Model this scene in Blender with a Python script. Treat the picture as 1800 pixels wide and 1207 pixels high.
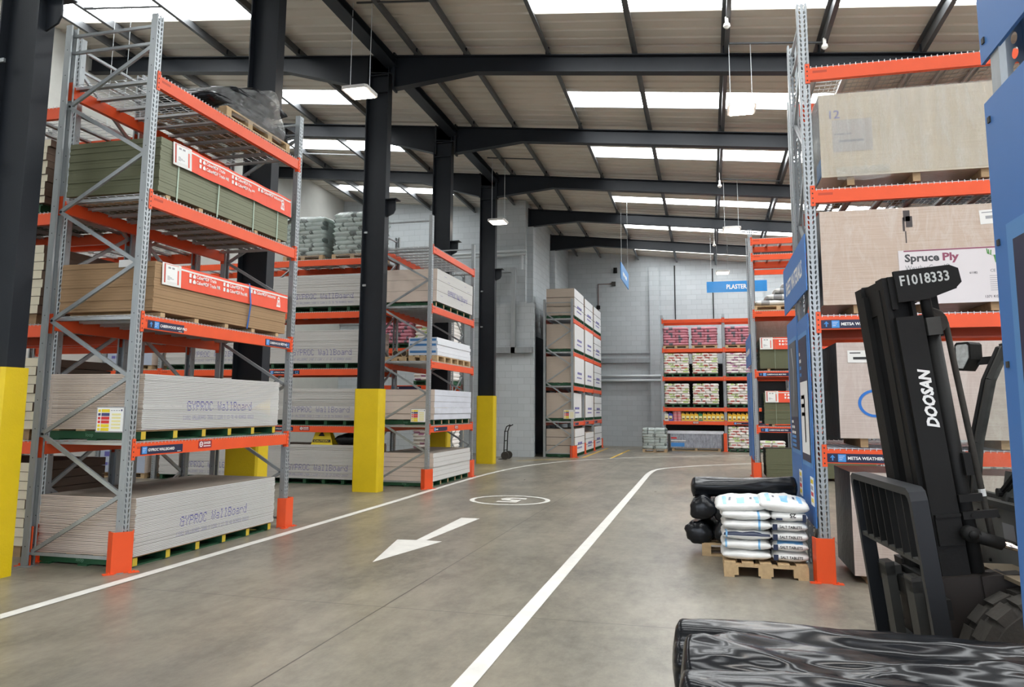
import bpy, math, random
from mathutils import Vector, Matrix, noise
for o in list(bpy.data.objects): bpy.data.objects.remove(o)
SC = bpy.context.scene
COL = SC.collection
rad = math.radians
# ------------------------------------------------------------------ camera, world, exposure
EYE = 1.65
def cam_axes(yaw, pitch, roll):
    cy, sy, cp, sp = math.cos(yaw), math.sin(yaw), math.cos(pitch), math.sin(pitch)
    f = Vector((-sy*cp, cy*cp, sp)); r = Vector((cy, sy, 0)); u = r.cross(f)
    return math.cos(roll)*r+math.sin(roll)*u, -math.sin(roll)*r+math.cos(roll)*u, f
cd = bpy.data.cameras.new('camera'); cam = bpy.data.objects.new('camera', cd); COL.objects.link(cam)
r_, u_, f_ = cam_axes(rad(14.21), rad(7.41), rad(.37))
cam.matrix_world = Matrix(((r_.x, u_.x, -f_.x, 0), (r_.y, u_.y, -f_.y, 0), (r_.z, u_.z, -f_.z, EYE), (0, 0, 0, 1)))
cd.sensor_width = 36; cd.lens = 27.0; cd.shift_y = -61.69/1800; cd.clip_end = 200; cd.clip_start = .05
SC.camera = cam
world = bpy.data.worlds.new('world'); SC.world = world; world.use_nodes = True
world.node_tree.nodes['Background'].inputs[0].default_value = (.80, .88, 1, 1)
world.node_tree.nodes['Background'].inputs[1].default_value = 3.2
SC.view_settings.view_transform = 'Standard'; SC.view_settings.look = 'None'
SC.view_settings.gamma = 1; SC.view_settings.use_curve_mapping = False
SC.view_settings.exposure = 0.15
ROOFLIGHT = 13.0
SC.cycles.max_bounces = 8; SC.cycles.transparent_max_bounces = 24
SC.cycles.sample_clamp_indirect = 6
SC.cycles.caustics_reflective = False; SC.cycles.caustics_refractive = False

# ------------------------------------------------------------------ materials
MATS = {}
def nd(nt, t, **kw):
    n = nt.nodes.new(t)
    for k, v in kw.items():
        if k in n.inputs: n.inputs[k].default_value = v
        else: setattr(n, k, v)
    return n
def mth(nt, op, a, b=None, c=None):
    n = nt.nodes.new('ShaderNodeMath'); n.operation = op
    for i, s in enumerate((a, b, c)):
        if s is None: continue
        if isinstance(s, (int, float)): n.inputs[i].default_value = s
        else: nt.links.new(s, n.inputs[i])
    return n.outputs[0]
def mixc(nt, fac, a, b):
    n = nt.nodes.new('ShaderNodeMix'); n.data_type = 'RGBA'
    for s, i in ((fac, 0), (a, 6), (b, 7)):
        if isinstance(s, (int, float)): n.inputs[i].default_value = s
        elif isinstance(s, tuple): n.inputs[i].default_value = (*s, 1)
        else: nt.links.new(s, n.inputs[i])
    return n.outputs[2]
def mat(name, col, rough=.6, metal=0, var=.06, scale=(3, 3, 3), bump=0, bscale=40, coat=0, emit=0, spec=None):
    if name in MATS: return MATS[name]
    m = bpy.data.materials.new(name); m.use_nodes = True; MATS[name] = m
    nt = m.node_tree; b = nt.nodes['Principled BSDF']; L = nt.links
    b.inputs['Roughness'].default_value = rough; b.inputs['Metallic'].default_value = metal
    if coat: b.inputs['Coat Weight'].default_value = coat; b.inputs['Coat Roughness'].default_value = .15
    if spec is not None: b.inputs['Specular IOR Level'].default_value = spec
    if emit:
        b.inputs['Emission Color'].default_value = (*col, 1); b.inputs['Emission Strength'].default_value = emit
    tc = nt.nodes.new('ShaderNodeTexCoord')
    if var:
        mp = nd(nt, 'ShaderNodeMapping'); mp.inputs['Scale'].default_value = scale
        L.new(tc.outputs['Object'], mp.inputs[0])
        nz = nd(nt, 'ShaderNodeTexNoise', Scale=1.0, Detail=4.0, Roughness=.65); L.new(mp.outputs[0], nz.inputs[0])
        f = mth(nt, 'MULTIPLY_ADD', nz.outputs[0], 1.6, -.3)
        L.new(mixc(nt, f, tuple(c*(1-var) for c in col), tuple(min(1, c*(1+var)) for c in col)), b.inputs['Base Color'])
    else: b.inputs['Base Color'].default_value = (*col, 1)
    if bump:
        n2 = nd(nt, 'ShaderNodeTexNoise', Scale=bscale, Detail=5.0); L.new(tc.outputs['Object'], n2.inputs[0])
        bp = nd(nt, 'ShaderNodeBump', Strength=bump, Distance=.02); L.new(n2.outputs[0], bp.inputs['Height']); L.new(bp.outputs[0], b.inputs['Normal'])
    return m
ORANGE = mat('orange_paint', (.78, .085, .016), .42, var=.08)
GALV = mat('galvanised_steel', (.36, .385, .395), .42, .6, var=.16, scale=(9, 9, 2))
DARKST = mat('dark_steel_paint', (.013, .016, .021), .45, spec=.3, var=.15, bump=.05, bscale=90)
PURL = mat('grey_purlin_steel', (.10, .105, .11), .45, .3, var=.12)
YELLOW = mat('yellow_guard_paint', (.70, .50, .004), .5, var=.08, bump=.15, bscale=60)
WHITE = mat('white_paint', (.72, .71, .66), .6, var=.10, scale=(6, 6, 6))
INK = mat('violet_ink', (.13, .12, .36), .8, var=0)
INKB = mat('faint_violet_ink', (.24, .23, .42), .8, var=0)
PAPER = mat('white_board_paper', (.58, .57, .55), .7, var=.05, scale=(2, 2, 40))
GYPEND = mat('cut_plaster_edge', (.70, .585, .50), .85, var=.10, scale=(4, 4, 90))
GYPTOP = mat('grey_back_paper', (.24, .20, .165), .85, var=.10)
GREENP = mat('dark_green_pallet_paint', (.012, .075, .030), .6, var=.2)
YELP = mat('yellow_pallet_paint', (.55, .40, .03), .6, var=.15)
WOOD = mat('pale_pallet_wood', (.50, .35, .19), .75, var=.25, scale=(3, 14, 14), bump=.1)
WOODD = mat('weathered_pallet_wood', (.36, .24, .13), .8, var=.28, scale=(3, 14, 14), bump=.1)
MDF = mat('brown_mdf', (.33, .205, .105), .75, var=.10, scale=(2, 2, 50))
MDFG = mat('green_mdf', (.115, .120, .066), .75, var=.10, scale=(2, 2, 50))
MDFGS = mat('green_mdf_sawn_edge', (.20, .21, .14), .75, var=.10, scale=(2, 2, 50))
RED = mat('red_card_banner', (.80, .085, .035), .5, var=.04)
CARDW = mat('white_card', (.74, .73, .70), .6, var=.03)
GREYT = mat('grey_print', (.33, .33, .34), .7, var=0)
NAVY = mat('navy_label', (.012, .014, .05), .45, var=0)
BLUEL = mat('light_blue_print', (.06, .27, .66), .5, var=0)
BLUEP = mat('blue_panel', (.045, .17, .47), .5, var=.05, scale=(.8, .8, .8))
WHITET = mat('white_print', (.82, .82, .80), .6, var=0)
BLACKT = mat('black_print', (.02, .02, .02), .6, var=0)
STRAPG = mat('pale_green_strap', (.42, .52, .42), .5, var=0)
STRAPB = mat('blue_strap', (.03, .11, .36), .5, var=0)
BLACKM = mat('black_machine_paint', (.010, .010, .0095), .6, spec=.22, var=.3, bump=.05)
GREYM = mat('grey_machine_paint', (.050, .050, .046), .6, spec=.3, var=.25, bump=.04)
RUBBER = mat('dusty_rubber', (.040, .036, .030), .85, var=.35, scale=(9, 9, 9), bump=.2)
CHROME = mat('chrome_rod', (.7, .62, .55), .15, 1, var=0)
HAZY = mat('yellow_warning', (.78, .60, .02), .5, var=0)
REDW = mat('red_warning', (.62, .03, .03), .5, var=0)
PINK = mat('pink_bag_film', (.66, .27, .34), .45, var=.25, scale=(9, 9, 9))
GREYB = mat('grey_bag_film', (.17, .16, .19), .45, var=.2)
BAGW = mat('white_bag_paper', (.88, .84, .80), .6, var=.08, scale=(8, 8, 8), bump=.3, bscale=14)
BAGR = mat('red_bag_print', (.66, .20, .18), .6, var=.1)
BAGG = mat('lime_bag_print', (.45, .60, .20), .6, var=.1)
BAGP = mat('purple_bag_print', (.48, .22, .38), .6, var=.1)
GREEN2 = mat('green_bag_film', (.08, .36, .13), .5, var=.15)
SAGE = mat('sage_bag_film', (.52, .61, .58), .4, var=.12, scale=(7, 7, 7), bump=.3, bscale=12)
SAGED = mat('dark_sage_print', (.10, .14, .13), .4, var=.1)
SALTW = mat('glossy_white_bag_film', (.80, .80, .78), .32, var=.05, bump=.35, bscale=16)
SALTB = mat('sky_blue_bag_print', (.22, .50, .80), .35, var=0)
SALTN = mat('navy_bag_print', (.02, .03, .07), .35, var=0)
JERRY = mat('yellow_plastic', (.80, .47, .01), .4, var=.04)
JERRG = mat('green_plastic', (.01, .20, .07), .4, var=.04)
JERRB = mat('blue_plastic', (.03, .05, .42), .4, var=.04)
JERRP = mat('pink_plastic', (.70, .22, .26), .4, var=.04)
INSUL = mat('cream_insulation_face', (.66, .60, .45), .6, var=.08, scale=(3, 3, 9))
INSUE = mat('brown_insulation_end', (.18, .125, .09), .8, var=.12, scale=(3, 3, 9))
BLUISH = mat('bluish_board_paper', (.40, .45, .55), .7, var=.06, scale=(2, 2, 60))
TUBE = mat('cardboard', (.45, .33, .20), .8, var=.1)
BRUSHP = mat('beige_plastic_bag', (.62, .58, .50), .5, var=.1)
PIPEW = mat('pale_conduit', (.62, .66, .68), .45, .2, var=.05)
SILVER = mat('silver_foil_wrap', (.30, .31, .34), .28, .5, var=.5, scale=(14, 2, 5), bump=.4, bscale=20)
def emis(name, col, s):
    m = bpy.data.materials.new(name); m.use_nodes = True; nt = m.node_tree; nt.nodes.clear()
    e = nd(nt, 'ShaderNodeEmission', Color=(*col, 1), Strength=s); o = nt.nodes.new('ShaderNodeOutputMaterial'); nt.links.new(e.outputs[0], o.inputs[0]); return m
SKYL = emis('daylit_rooflight', (.96, .99, 1), ROOFLIGHT)
LED = emis('led_panel_light', (1, .88, .76), 26)
def perforated():
    m = bpy.data.materials.new('perforated_steel'); m.use_nodes = True; nt = m.node_tree; L = nt.links
    b = nt.nodes['Principled BSDF']; b.inputs['Base Color'].default_value = (.38, .41, .43, 1); b.inputs['Roughness'].default_value = .4; b.inputs['Metallic'].default_value = .5
    tc = nt.nodes.new('ShaderNodeTexCoord'); s = nt.nodes.new('ShaderNodeSeparateXYZ'); L.new(tc.outputs['Object'], s.inputs[0])
    u = mth(nt, 'SUBTRACT', mth(nt, 'ABSOLUTE', s.outputs[0]), .0235)
    v = mth(nt, 'SUBTRACT', mth(nt, 'FLOORED_MODULO', s.outputs[2], .052), .026)
    v = mth(nt, 'ADD', v, mth(nt, 'MULTIPLY', u, -.75))
    e = mth(nt, 'ADD', mth(nt, 'POWER', mth(nt, 'ABSOLUTE', mth(nt, 'DIVIDE', u, .0100)), 2.0), mth(nt, 'POWER', mth(nt, 'ABSOLUTE', mth(nt, 'DIVIDE', v, .0195)), 2.0))
    f = mth(nt, 'LESS_THAN', e, 1.0)
    t = nt.nodes.new('ShaderNodeBsdfTransparent'); mx = nt.nodes.new('ShaderNodeMixShader')
    L.new(f, mx.inputs[0]); L.new(b.outputs[0], mx.inputs[1]); L.new(t.outputs[0], mx.inputs[2]); L.new(mx.outputs[0], nt.nodes['Material Output'].inputs[0])
    return m
PERF = perforated()
def film(name, tint, amount=.16, gl=.35, streak=(3, 3, 12)):
    m = bpy.data.materials.new(name); m.use_nodes = True; nt = m.node_tree; L = nt.links; nt.nodes.clear()
    o = nt.nodes.new('ShaderNodeOutputMaterial'); t = nd(nt, 'ShaderNodeBsdfTransparent', Color=(*tint, 1))
    g = nd(nt, 'ShaderNodeBsdfGlossy', Color=(.9, .92, .92, 1), Roughness=.16); d = nd(nt, 'ShaderNodeBsdfDiffuse', Color=(.8, .82, .82, 1))
    tc = nt.nodes.new('ShaderNodeTexCoord'); mp = nd(nt, 'ShaderNodeMapping'); mp.inputs['Scale'].default_value = streak; L.new(tc.outputs['Object'], mp.inputs[0])
    nz = nd(nt, 'ShaderNodeTexNoise', Scale=2.0, Detail=6.0, Roughness=.7, Distortion=.6); L.new(mp.outputs[0], nz.inputs[0])
    bp = nd(nt, 'ShaderNodeBump', Strength=.9, Distance=.05); L.new(nz.outputs[0], bp.inputs['Height']); L.new(bp.outputs[0], g.inputs['Normal'])
    f1 = mth(nt, 'MULTIPLY', mth(nt, 'MULTIPLY_ADD', nz.outputs[0], 3.2, -1.2), amount)
    f1 = mth(nt, 'MAXIMUM', mth(nt, 'MINIMUM', f1, .8), .0)
    mx = nt.nodes.new('ShaderNodeMixShader'); L.new(f1, mx.inputs[0]); L.new(t.outputs[0], mx.inputs[1]); L.new(d.outputs[0], mx.inputs[2])
    m2 = nt.nodes.new('ShaderNodeMixShader'); lw = nd(nt, 'ShaderNodeLayerWeight', Blend=.25)
    L.new(mth(nt, 'MULTIPLY_ADD', lw.outputs[0], .4, gl*.3), m2.inputs[0]); L.new(mx.outputs[0], m2.inputs[1]); L.new(g.outputs[0], m2.inputs[2]); L.new(m2.outputs[0], o.inputs[0])
    return m
FILM = film('clear_stretch_film', (.96, .97, .97))
FILMS = film('streaky_stretch_film', (.98, .97, .94), .24, .14, (7, 7, .8))  # white streaks in the film's colour stand in for highlights
GLASS = film('window_glass', (.86, .92, .88), .10, .22, (1, 1, 9))
def packmat(name, c1, c2, gloss=.3):
    """edges of thin plywood sheets under stretch film"""
    m = bpy.data.materials.new(name); m.use_nodes = True; nt = m.node_tree; L = nt.links; b = nt.nodes['Principled BSDF']
    tc = nt.nodes.new('ShaderNodeTexCoord'); mp = nd(nt, 'ShaderNodeMapping'); mp.inputs['Scale'].default_value = (1.2, 1.2, 55); L.new(tc.outputs['Object'], mp.inputs[0])
    nz = nd(nt, 'ShaderNodeTexNoise', Scale=1.6, Detail=5.0, Roughness=.7); L.new(mp.outputs[0], nz.inputs[0])
    mp2 = nd(nt, 'ShaderNodeMapping'); mp2.inputs['Scale'].default_value = (3.5, 3.5, .9); L.new(tc.outputs['Object'], mp2.inputs[0])
    n2 = nd(nt, 'ShaderNodeTexNoise', Scale=2.5, Detail=6.0, Roughness=.75, Distortion=1.2); L.new(mp2.outputs[0], n2.inputs[0])
    c = mixc(nt, mth(nt, 'MULTIPLY_ADD', nz.outputs[0], 2.4, -.7), c1, c2)
    c = mixc(nt, mth(nt, 'MAXIMUM', mth(nt, 'MULTIPLY_ADD', n2.outputs[0], 2.2, -1.0), 0.0), c, (.62, .57, .52))
    L.new(c, b.inputs['Base Color']); b.inputs['Roughness'].default_value = .5
    b.inputs['Coat Weight'].default_value = gloss; b.inputs['Coat Roughness'].default_value = .12
    bp = nd(nt, 'ShaderNodeBump', Strength=.5, Distance=.03); L.new(n2.outputs[0], bp.inputs['Height']); L.new(bp.outputs[0], b.inputs['Coat Normal'])
    return m
PACKA = packmat('film_wrapped_pale_ply', (.50, .42, .31), (.62, .55, .43), 1.0)
PACKB = packmat('film_wrapped_ply', (.42, .31, .235), (.56, .445, .36), .45)
PACKC = packmat('film_wrapped_pink_ply', (.42, .335, .29), (.53, .44, .39), .6)
PACKS = mat('dark_film_end', (.055, .052, .048), .3, var=.5, scale=(3, 3, 8), bump=.4, bscale=12)
def blackfilm(name, sc):
    m = bpy.data.materials.new(name); m.use_nodes = True; nt = m.node_tree; L = nt.links; b = nt.nodes['Principled BSDF']
    b.inputs['Base Color'].default_value = (.009, .010, .012, 1); b.inputs['Specular IOR Level'].default_value = .33; b.inputs['Roughness'].default_value = .2
    tc = nt.nodes.new('ShaderNodeTexCoord'); mp = nd(nt, 'ShaderNodeMapping'); mp.inputs['Scale'].default_value = sc; L.new(tc.outputs['Object'], mp.inputs[0])
    n1 = nd(nt, 'ShaderNodeTexNoise', Scale=1.3, Detail=2.0, Roughness=.45, Distortion=.5); L.new(mp.outputs[0], n1.inputs[0])
    v = nd(nt, 'ShaderNodeTexVoronoi', Scale=1.7); v.feature = 'DISTANCE_TO_EDGE'; L.new(mp.outputs[0], v.inputs[0])
    h = mth(nt, 'ADD', mth(nt, 'ABSOLUTE', mth(nt, 'SUBTRACT', n1.outputs[0], .5)), mth(nt, 'MULTIPLY', v.outputs[0], .5))
    bp = nd(nt, 'ShaderNodeBump', Strength=.12, Distance=.03); L.new(h, bp.inputs['Height']); L.new(bp.outputs[0], b.inputs['Normal'])
    return m
BLACKF = blackfilm('crinkled_black_film', (.8, 2.6, 2.6))

def floor_mat():
    m = bpy.data.materials.new('worn_concrete'); m.use_nodes = True; nt = m.node_tree; L = nt.links; b = nt.nodes['Principled BSDF']
    g = nt.nodes.new('ShaderNodeNewGeometry'); s = nt.nodes.new('ShaderNodeSeparateXYZ'); L.new(g.outputs['Position'], s.inputs[0])
    def nz(scale, sx=1, sy=1, det=6, rgh=.65):
        mp = nd(nt, 'ShaderNodeMapping'); mp.inputs['Scale'].default_value = (sx, sy, 1); L.new(g.outputs['Position'], mp.inputs[0])
        n = nd(nt, 'ShaderNodeTexNoise', Scale=scale, Detail=float(det), Roughness=rgh); L.new(mp.outputs[0], n.inputs[0]); return n.outputs[0]
    a = nz(.55); d = nz(1.3, 1, .35, 8, .7); f = nz(9, 1, .6, 6, .75); k = nz(.32, 1, .6, 4)
    c = mixc(nt, mth(nt, 'MULTIPLY_ADD', a, 2.8, -.9), (.150, .134, .102), (.305, .274, .212))
    c = mixc(nt, mth(nt, 'MULTIPLY', mth(nt, 'MAXIMUM', mth(nt, 'MULTIPLY_ADD', d, 3.4, -1.35), 0.0), .8), c, (.080, .074, .062))
    c = mixc(nt, mth(nt, 'MULTIPLY', mth(nt, 'MAXIMUM', mth(nt, 'MULTIPLY_ADD', f, 3.0, -1.25), 0.0), .5), c, (.36, .33, .265))
    c = mixc(nt, mth(nt, 'MULTIPLY', mth(nt, 'MAXIMUM', mth(nt, 'MULTIPLY_ADD', k, 4.0, -2.1), 0.0), .5), c, (.16, .155, .15))
    def joint(ax, off, pit, w):
        t = mth(nt, 'FLOORED_MODULO', mth(nt, 'SUBTRACT', s.outputs[ax], off-pit/2), pit)
        return mth(nt, 'LESS_THAN', mth(nt, 'ABSOLUTE', mth(nt, 'SUBTRACT', t, pit/2)), w)
    j = mth(nt, 'MAXIMUM', joint(0, -2.67, 4.2, .006), joint(1, 6.22, 4.16, .005))
    c = mixc(nt, mth(nt, 'MULTIPLY', j, .85), c, (.035, .033, .03))
    L.new(c, b.inputs['Base Color'])
    L.new(mth(nt, 'MULTIPLY_ADD', d, .35, .16), b.inputs['Roughness'])
    bp = nd(nt, 'ShaderNodeBump', Strength=.08, Distance=.01); L.new(f, bp.inputs['Height']); L.new(bp.outputs[0], b.inputs['Normal'])
    return m
FLOOR = floor_mat()
def block_mat():
    m = bpy.data.materials.new('painted_blockwork'); m.use_nodes = True; nt = m.node_tree; L = nt.links; b = nt.nodes['Principled BSDF']
    g = nt.nodes.new('ShaderNodeNewGeometry'); s = nt.nodes.new('ShaderNodeSeparateXYZ'); L.new(g.outputs['Position'], s.inputs[0])
    cb = nt.nodes.new('ShaderNodeCombineXYZ'); L.new(mth(nt, 'ADD', s.outputs[0], s.outputs[1]), cb.inputs[0]); L.new(s.outputs[2], cb.inputs[1])
    br = nd(nt, 'ShaderNodeTexBrick', Scale=1.0); br.inputs['Brick Width'].default_value = .45; br.inputs['Row Height'].default_value = .225; br.inputs['Mortar Size'].default_value = .007
    br.inputs['Mortar Smooth'].default_value = .3; L.new(cb.outputs[0], br.inputs[0])
    br.inputs['Color1'].default_value = (.49, .53, .55, 1); br.inputs['Color2'].default_value = (.54, .58, .60, 1); br.inputs['Mortar'].default_value = (.38, .42, .435, 1)
    n = nd(nt, 'ShaderNodeTexNoise', Scale=.5, Detail=5.0); L.new(g.outputs['Position'], n.inputs[0])
    L.new(mixc(nt, mth(nt, 'MULTIPLY', n.outputs[0], .25), br.outputs[0], (.40, .43, .45)), b.inputs['Base Color']); b.inputs['Roughness'].default_value = .7
    bp = nd(nt, 'ShaderNodeBump', Strength=.5, Distance=.01); bp.invert = True; L.new(br.outputs['Fac'], bp.inputs['Height']); L.new(bp.outputs[0], b.inputs['Normal'])
    return m
BLOCK = block_mat()
ROOFM = mat('cream_roof_sheet', (.66, .62, .55), .55, var=.07, scale=(.5, .2, .5))
CLAD = mat('pale_wall_cladding', (.60, .60, .56), .6, var=.05)

# ------------------------------------------------------------------ mesh building
_txt = {}
def glyphs(s, bold=.012):
    k = (s, bold)
    if k not in _txt:
        cu = bpy.data.curves.new('t', 'FONT'); cu.body = s; cu.offset = bold; cu.resolution_u = 2
        o = bpy.data.objects.new('t', cu); COL.objects.link(o)
        dg = bpy.context.evaluated_depsgraph_get(); ev = o.evaluated_get(dg); me = ev.to_mesh()
        vs = [(v.co.x, v.co.y) for v in me.vertices]; fs = [tuple(p.vertices) for p in me.polygons]
        ev.to_mesh_clear(); bpy.data.objects.remove(o); bpy.data.curves.remove(cu)
        x0 = min(v[0] for v in vs); x1 = max(v[0] for v in vs)
        _txt[k] = ([(v[0]-x0, v[1]) for v in vs], fs, x1-x0)
    return _txt[k]
class MB:
    def __init__(s, M=None): s.v = []; s.f = []; s.m = []; s.M = M
    def add(s, vs, fs, mi=0, M=None):
        n = len(s.v)
        for v in vs:
            v = Vector(v)
            if M is not None: v = M @ v
            if s.M is not None: v = s.M @ v
            s.v.append(v)
        for f in fs: s.f.append(tuple(i+n for i in f)); s.m.append(mi)
        return s
    def box(s, x0, x1, y0, y1, z0, z1, mi=0, M=None):
        """mi: one slot, or six for -x +x -y +y -z +z"""
        q = mi if isinstance(mi, (tuple, list)) else (mi,)*6
        vs = [(x, y, z) for x in (x0, x1) for y in (y0, y1) for z in (z0, z1)]
        for f, k in zip(((0, 1, 3, 2), (4, 6, 7, 5), (0, 4, 5, 1), (2, 3, 7, 6), (0, 2, 6, 4), (1, 5, 7, 3)), q): s_ = (f, k); s._q(vs, f, k, M)
        return s
    def _q(s, vs, f, k, M): s.add([vs[i] for i in f], [(0, 1, 2, 3)], k, M)
    def solid(s, x0, x1, y0, y1, z0, z1, mi=0, M=None, bev=0):
        """a welded box, optionally with chamfered vertical edges"""
        if bev: return s.prism([(x0+bev, y0), (x1-bev, y0), (x1, y0+bev), (x1, y1-bev), (x1-bev, y1), (x0+bev, y1), (x0, y1-bev), (x0, y0+bev)], z0, z1, mi, M)
        return s.add([(x, y, z) for x in (x0, x1) for y in (y0, y1) for z in (z0, z1)], [(0, 1, 3, 2), (4, 6, 7, 5), (0, 4, 5, 1), (2, 3, 7, 6), (0, 2, 6, 4), (1, 5, 7, 3)], mi, M)
    def bar(s, p, q, w, h, mi=0, up=(0, 0, 1)):
        p, q = Vector(p), Vector(q); d = (q-p).normalized(); u = Vector(up)
        if abs(d.dot(u)) > .98: u = Vector((1, 0, 0))
        a = d.cross(u).normalized()*w/2; b = a.cross(d).normalized()*h/2
        return s.add([p-a-b, p+a-b, p+a+b, p-a+b, q-a-b, q+a-b, q+a+b, q-a+b], [(3, 2, 1, 0), (4, 5, 6, 7), (0, 1, 5, 4), (1, 2, 6, 5), (2, 3, 7, 6), (3, 0, 4, 7)], mi)
    def tube(s, pts, r, n=10, mi=0, cap=True):
        pts = [Vector(p) for p in pts]; rs = r if isinstance(r, (list, tuple)) else [r]*len(pts)
        vs = []; fs = []; a = None
        for i, p in enumerate(pts):
            d = (pts[min(i+1, len(pts)-1)]-pts[max(i-1, 0)]).normalized()
            if a is None:
                a = d.cross(Vector((0, 0, 1)) if abs(d.z) < .9 else Vector((1, 0, 0))).normalized()
            else: a = (a-d*a.dot(d)).normalized()
            b = d.cross(a)
            vs += [p+(a*math.cos(2*math.pi*k/n)+b*math.sin(2*math.pi*k/n))*rs[i] for k in range(n)]
        for i in range(len(pts)-1):
            for k in range(n): fs.append((i*n+k, i*n+(k+1) % n, (i+1)*n+(k+1) % n, (i+1)*n+k))
        if cap: fs += [tuple(range(n-1, -1, -1)), tuple(range((len(pts)-1)*n, len(pts)*n))]
        return s.add(vs, fs, mi)
    def prism(s, poly, z0, z1, mi=0, M=None):
        n = len(poly)
        return s.add([(x, y, z0) for x, y in poly]+[(x, y, z1) for x, y in poly], [tuple(range(n-1, -1, -1)), tuple(range(n, 2*n))]+[(i, (i+1) % n, n+(i+1) % n, n+i) for i in range(n)], mi, M)
    def rect(s, o, ux, uy, x0, x1, y0, y1, mi=0):
        o, ux, uy = Vector(o), Vector(ux), Vector(uy)
        return s.add([o+ux*x0+uy*y0, o+ux*x1+uy*y0, o+ux*x1+uy*y1, o+ux*x0+uy*y1], [(0, 1, 2, 3)], mi)
    def text(s, t, o, ux, uy, h, mi=0, w=None, ctr=False, bold=.012):
        """h: capital height; '~~~' stands for print too small to read: one dash per word"""
        if t[0] == '~':
            n = len(t); W = w or h*n*1.6; o, ux, uy = Vector(o), Vector(ux), Vector(uy)
            if ctr: o = o-ux*W/2
            for i in range(n): s.rect(o, ux, uy, W*i/n, W*(i+.82)/n, 0, h*.8, mi)
            return s
        vs, fs, tw = glyphs(t, bold); k = h/.72; kx = w/tw if w else k
        o, ux, uy = Vector(o), Vector(ux), Vector(uy)
        if ctr: o = o-ux*tw*kx/2
        return s.add([o+ux*x*kx+uy*y*k for x, y in vs], fs, mi)
    def build(s, name, mats, parent=None, loc=(0, 0, 0), rot=None, smooth=False):
        me = bpy.data.meshes.new(name); me.from_pydata([tuple(v) for v in s.v], [], s.f)
        for m in (mats if isinstance(mats, (list, tuple)) else [mats]): me.materials.append(m)
        me.polygons.foreach_set('material_index', s.m)
        if smooth: me.polygons.foreach_set('use_smooth', [True]*len(s.f))
        me.update()
        return put(name, me, parent, loc, rot)
def put(name, me, parent=None, loc=(0, 0, 0), rot=None):
    o = bpy.data.objects.new(name, me); COL.objects.link(o); o.location = loc
    if rot is not None: o.rotation_euler = rot
    if parent: o.parent = parent
    return o
def tag(o, label, cat, group=None, kind=None):
    o['label'] = label; o['category'] = cat
    if group: o['group'] = group
    if kind: o['kind'] = kind
    return o
def empty(name, loc, rz=0):
    o = bpy.data.objects.new(name, None); COL.objects.link(o); o.location = loc; o.rotation_euler = (0, 0, rz); o.empty_display_size = .2; return o
def struct(o, label=None, cat=None):
    o['kind'] = 'structure'
    if label: o['label'] = label
    if cat: o['category'] = cat
    return o
X_, Y_, Z_ = (1, 0, 0), (0, 1, 0), (0, 0, 1)
# ------------------------------------------------------------------ building shell
def zr(x, y): return 8.37-.105*x-.0125*(y-14.4)      # top of the rafters
XL, XR, YF, YB = -14.0, 14.0, -7.0, 35.0
YN = 27.6; XS = -6.15                                 # the left bay ends here; side wall of the far end
struct(MB().box(XL-.2, XR+.2, YF-12, YB+.2, -.2, 0).build('floor', FLOOR))
def wall(name, x0, x1, y0, y1, z1, m): struct(MB().solid(x0, x1, y0, y1, 0, z1).build(name, m))
wall('wall_left', XL-.2, XL, YF, YN, 10.2, CLAD)
wall('wall_right', XR, XR+.2, YF, YB, 7.2, CLAD)
def gable(name, x0, x1, y, t, m, zlow=0):
    b = MB(); b.add([(x, yy, z) for yy in (y, y+t) for x, z in ((x0, zlow), (x1, zlow), (x1, zr(x1, y)+.26), (x0, zr(x0, y)+.26))], [(0, 1, 2, 3), (7, 6, 5, 4), (0, 4, 5, 1), (1, 5, 6, 2), (2, 6, 7, 3), (3, 7, 4, 0)])
    return struct(b.build(name, m))
gable('wall_back', XS-.2, XR, YB, .2, BLOCK)
gable('wall_back_left_bay', XL, XS, YN, .2, BLOCK)
gable('wall_front', XL, XR, YF-.2, .2, CLAD, 5.2)
b = MB(); b.add([(x, y, z) for x in (XS-.2, XS) for y, z in ((YN+.2, 0), (YB, 0), (YB, zr(XS, YB)+.25), (YN+.2, zr(XS, YN)+.25))], [(3, 2, 1, 0), (4, 5, 6, 7), (0, 1, 5, 4), (1, 2, 6, 5), (2, 3, 7, 6), (3, 0, 4, 7)])
struct(b.build('wall_side', BLOCK))
tn = [0]
def trim(bm, m, parent=None):
    tn[0] += 1; return struct(bm.build('trim_%d' % tn[0], m))
trim(MB().solid(-7.4, -5.80, 25.92, 26.2, 0, 5.3), BLOCK)                 # plinth at the nose of the wall
b = MB(); b.add([(x, y, z) for y in (26.2, YN) for x, z in ((-7.3, 0), (XS, 0), (XS, zr(XS, y)+.2), (-7.3, zr(-7.3, y)+.2))], [(0, 1, 2, 3), (7, 6, 5, 4), (0, 4, 5, 1), (1, 5, 6, 2), (2, 6, 7, 3), (3, 7, 4, 0)]); trim(b, BLOCK)
for y in (26.7, 30.8): trim(MB().solid(XS, XS+.22, y-.22, y+.22, 0, zr(XS, y)-.7), BLOCK)
trim(MB().solid(-2.43, -1.99, YB-.12, YB, 0, 8.02), BLOCK)
trim(MB().solid(2.0, 2.5, YB-.12, YB, 0, 7.4), BLOCK)
trim(MB().solid(XS, -1.9, YB-.10, YB, 3.72, 3.92), GALV)
trim(MB().solid(XS, -1.9, YB-.05, YB, 4.13, 4.17), GALV)
trim(MB().solid(XL, XS, YN-.06, YN, 4.85, 5.02), GALV)
trim(MB().solid(XS, XS+.05, 27.0, 29.8, .02, 4.3), mat('dark_door_panel', (.045, .055, .07), .5))
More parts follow.
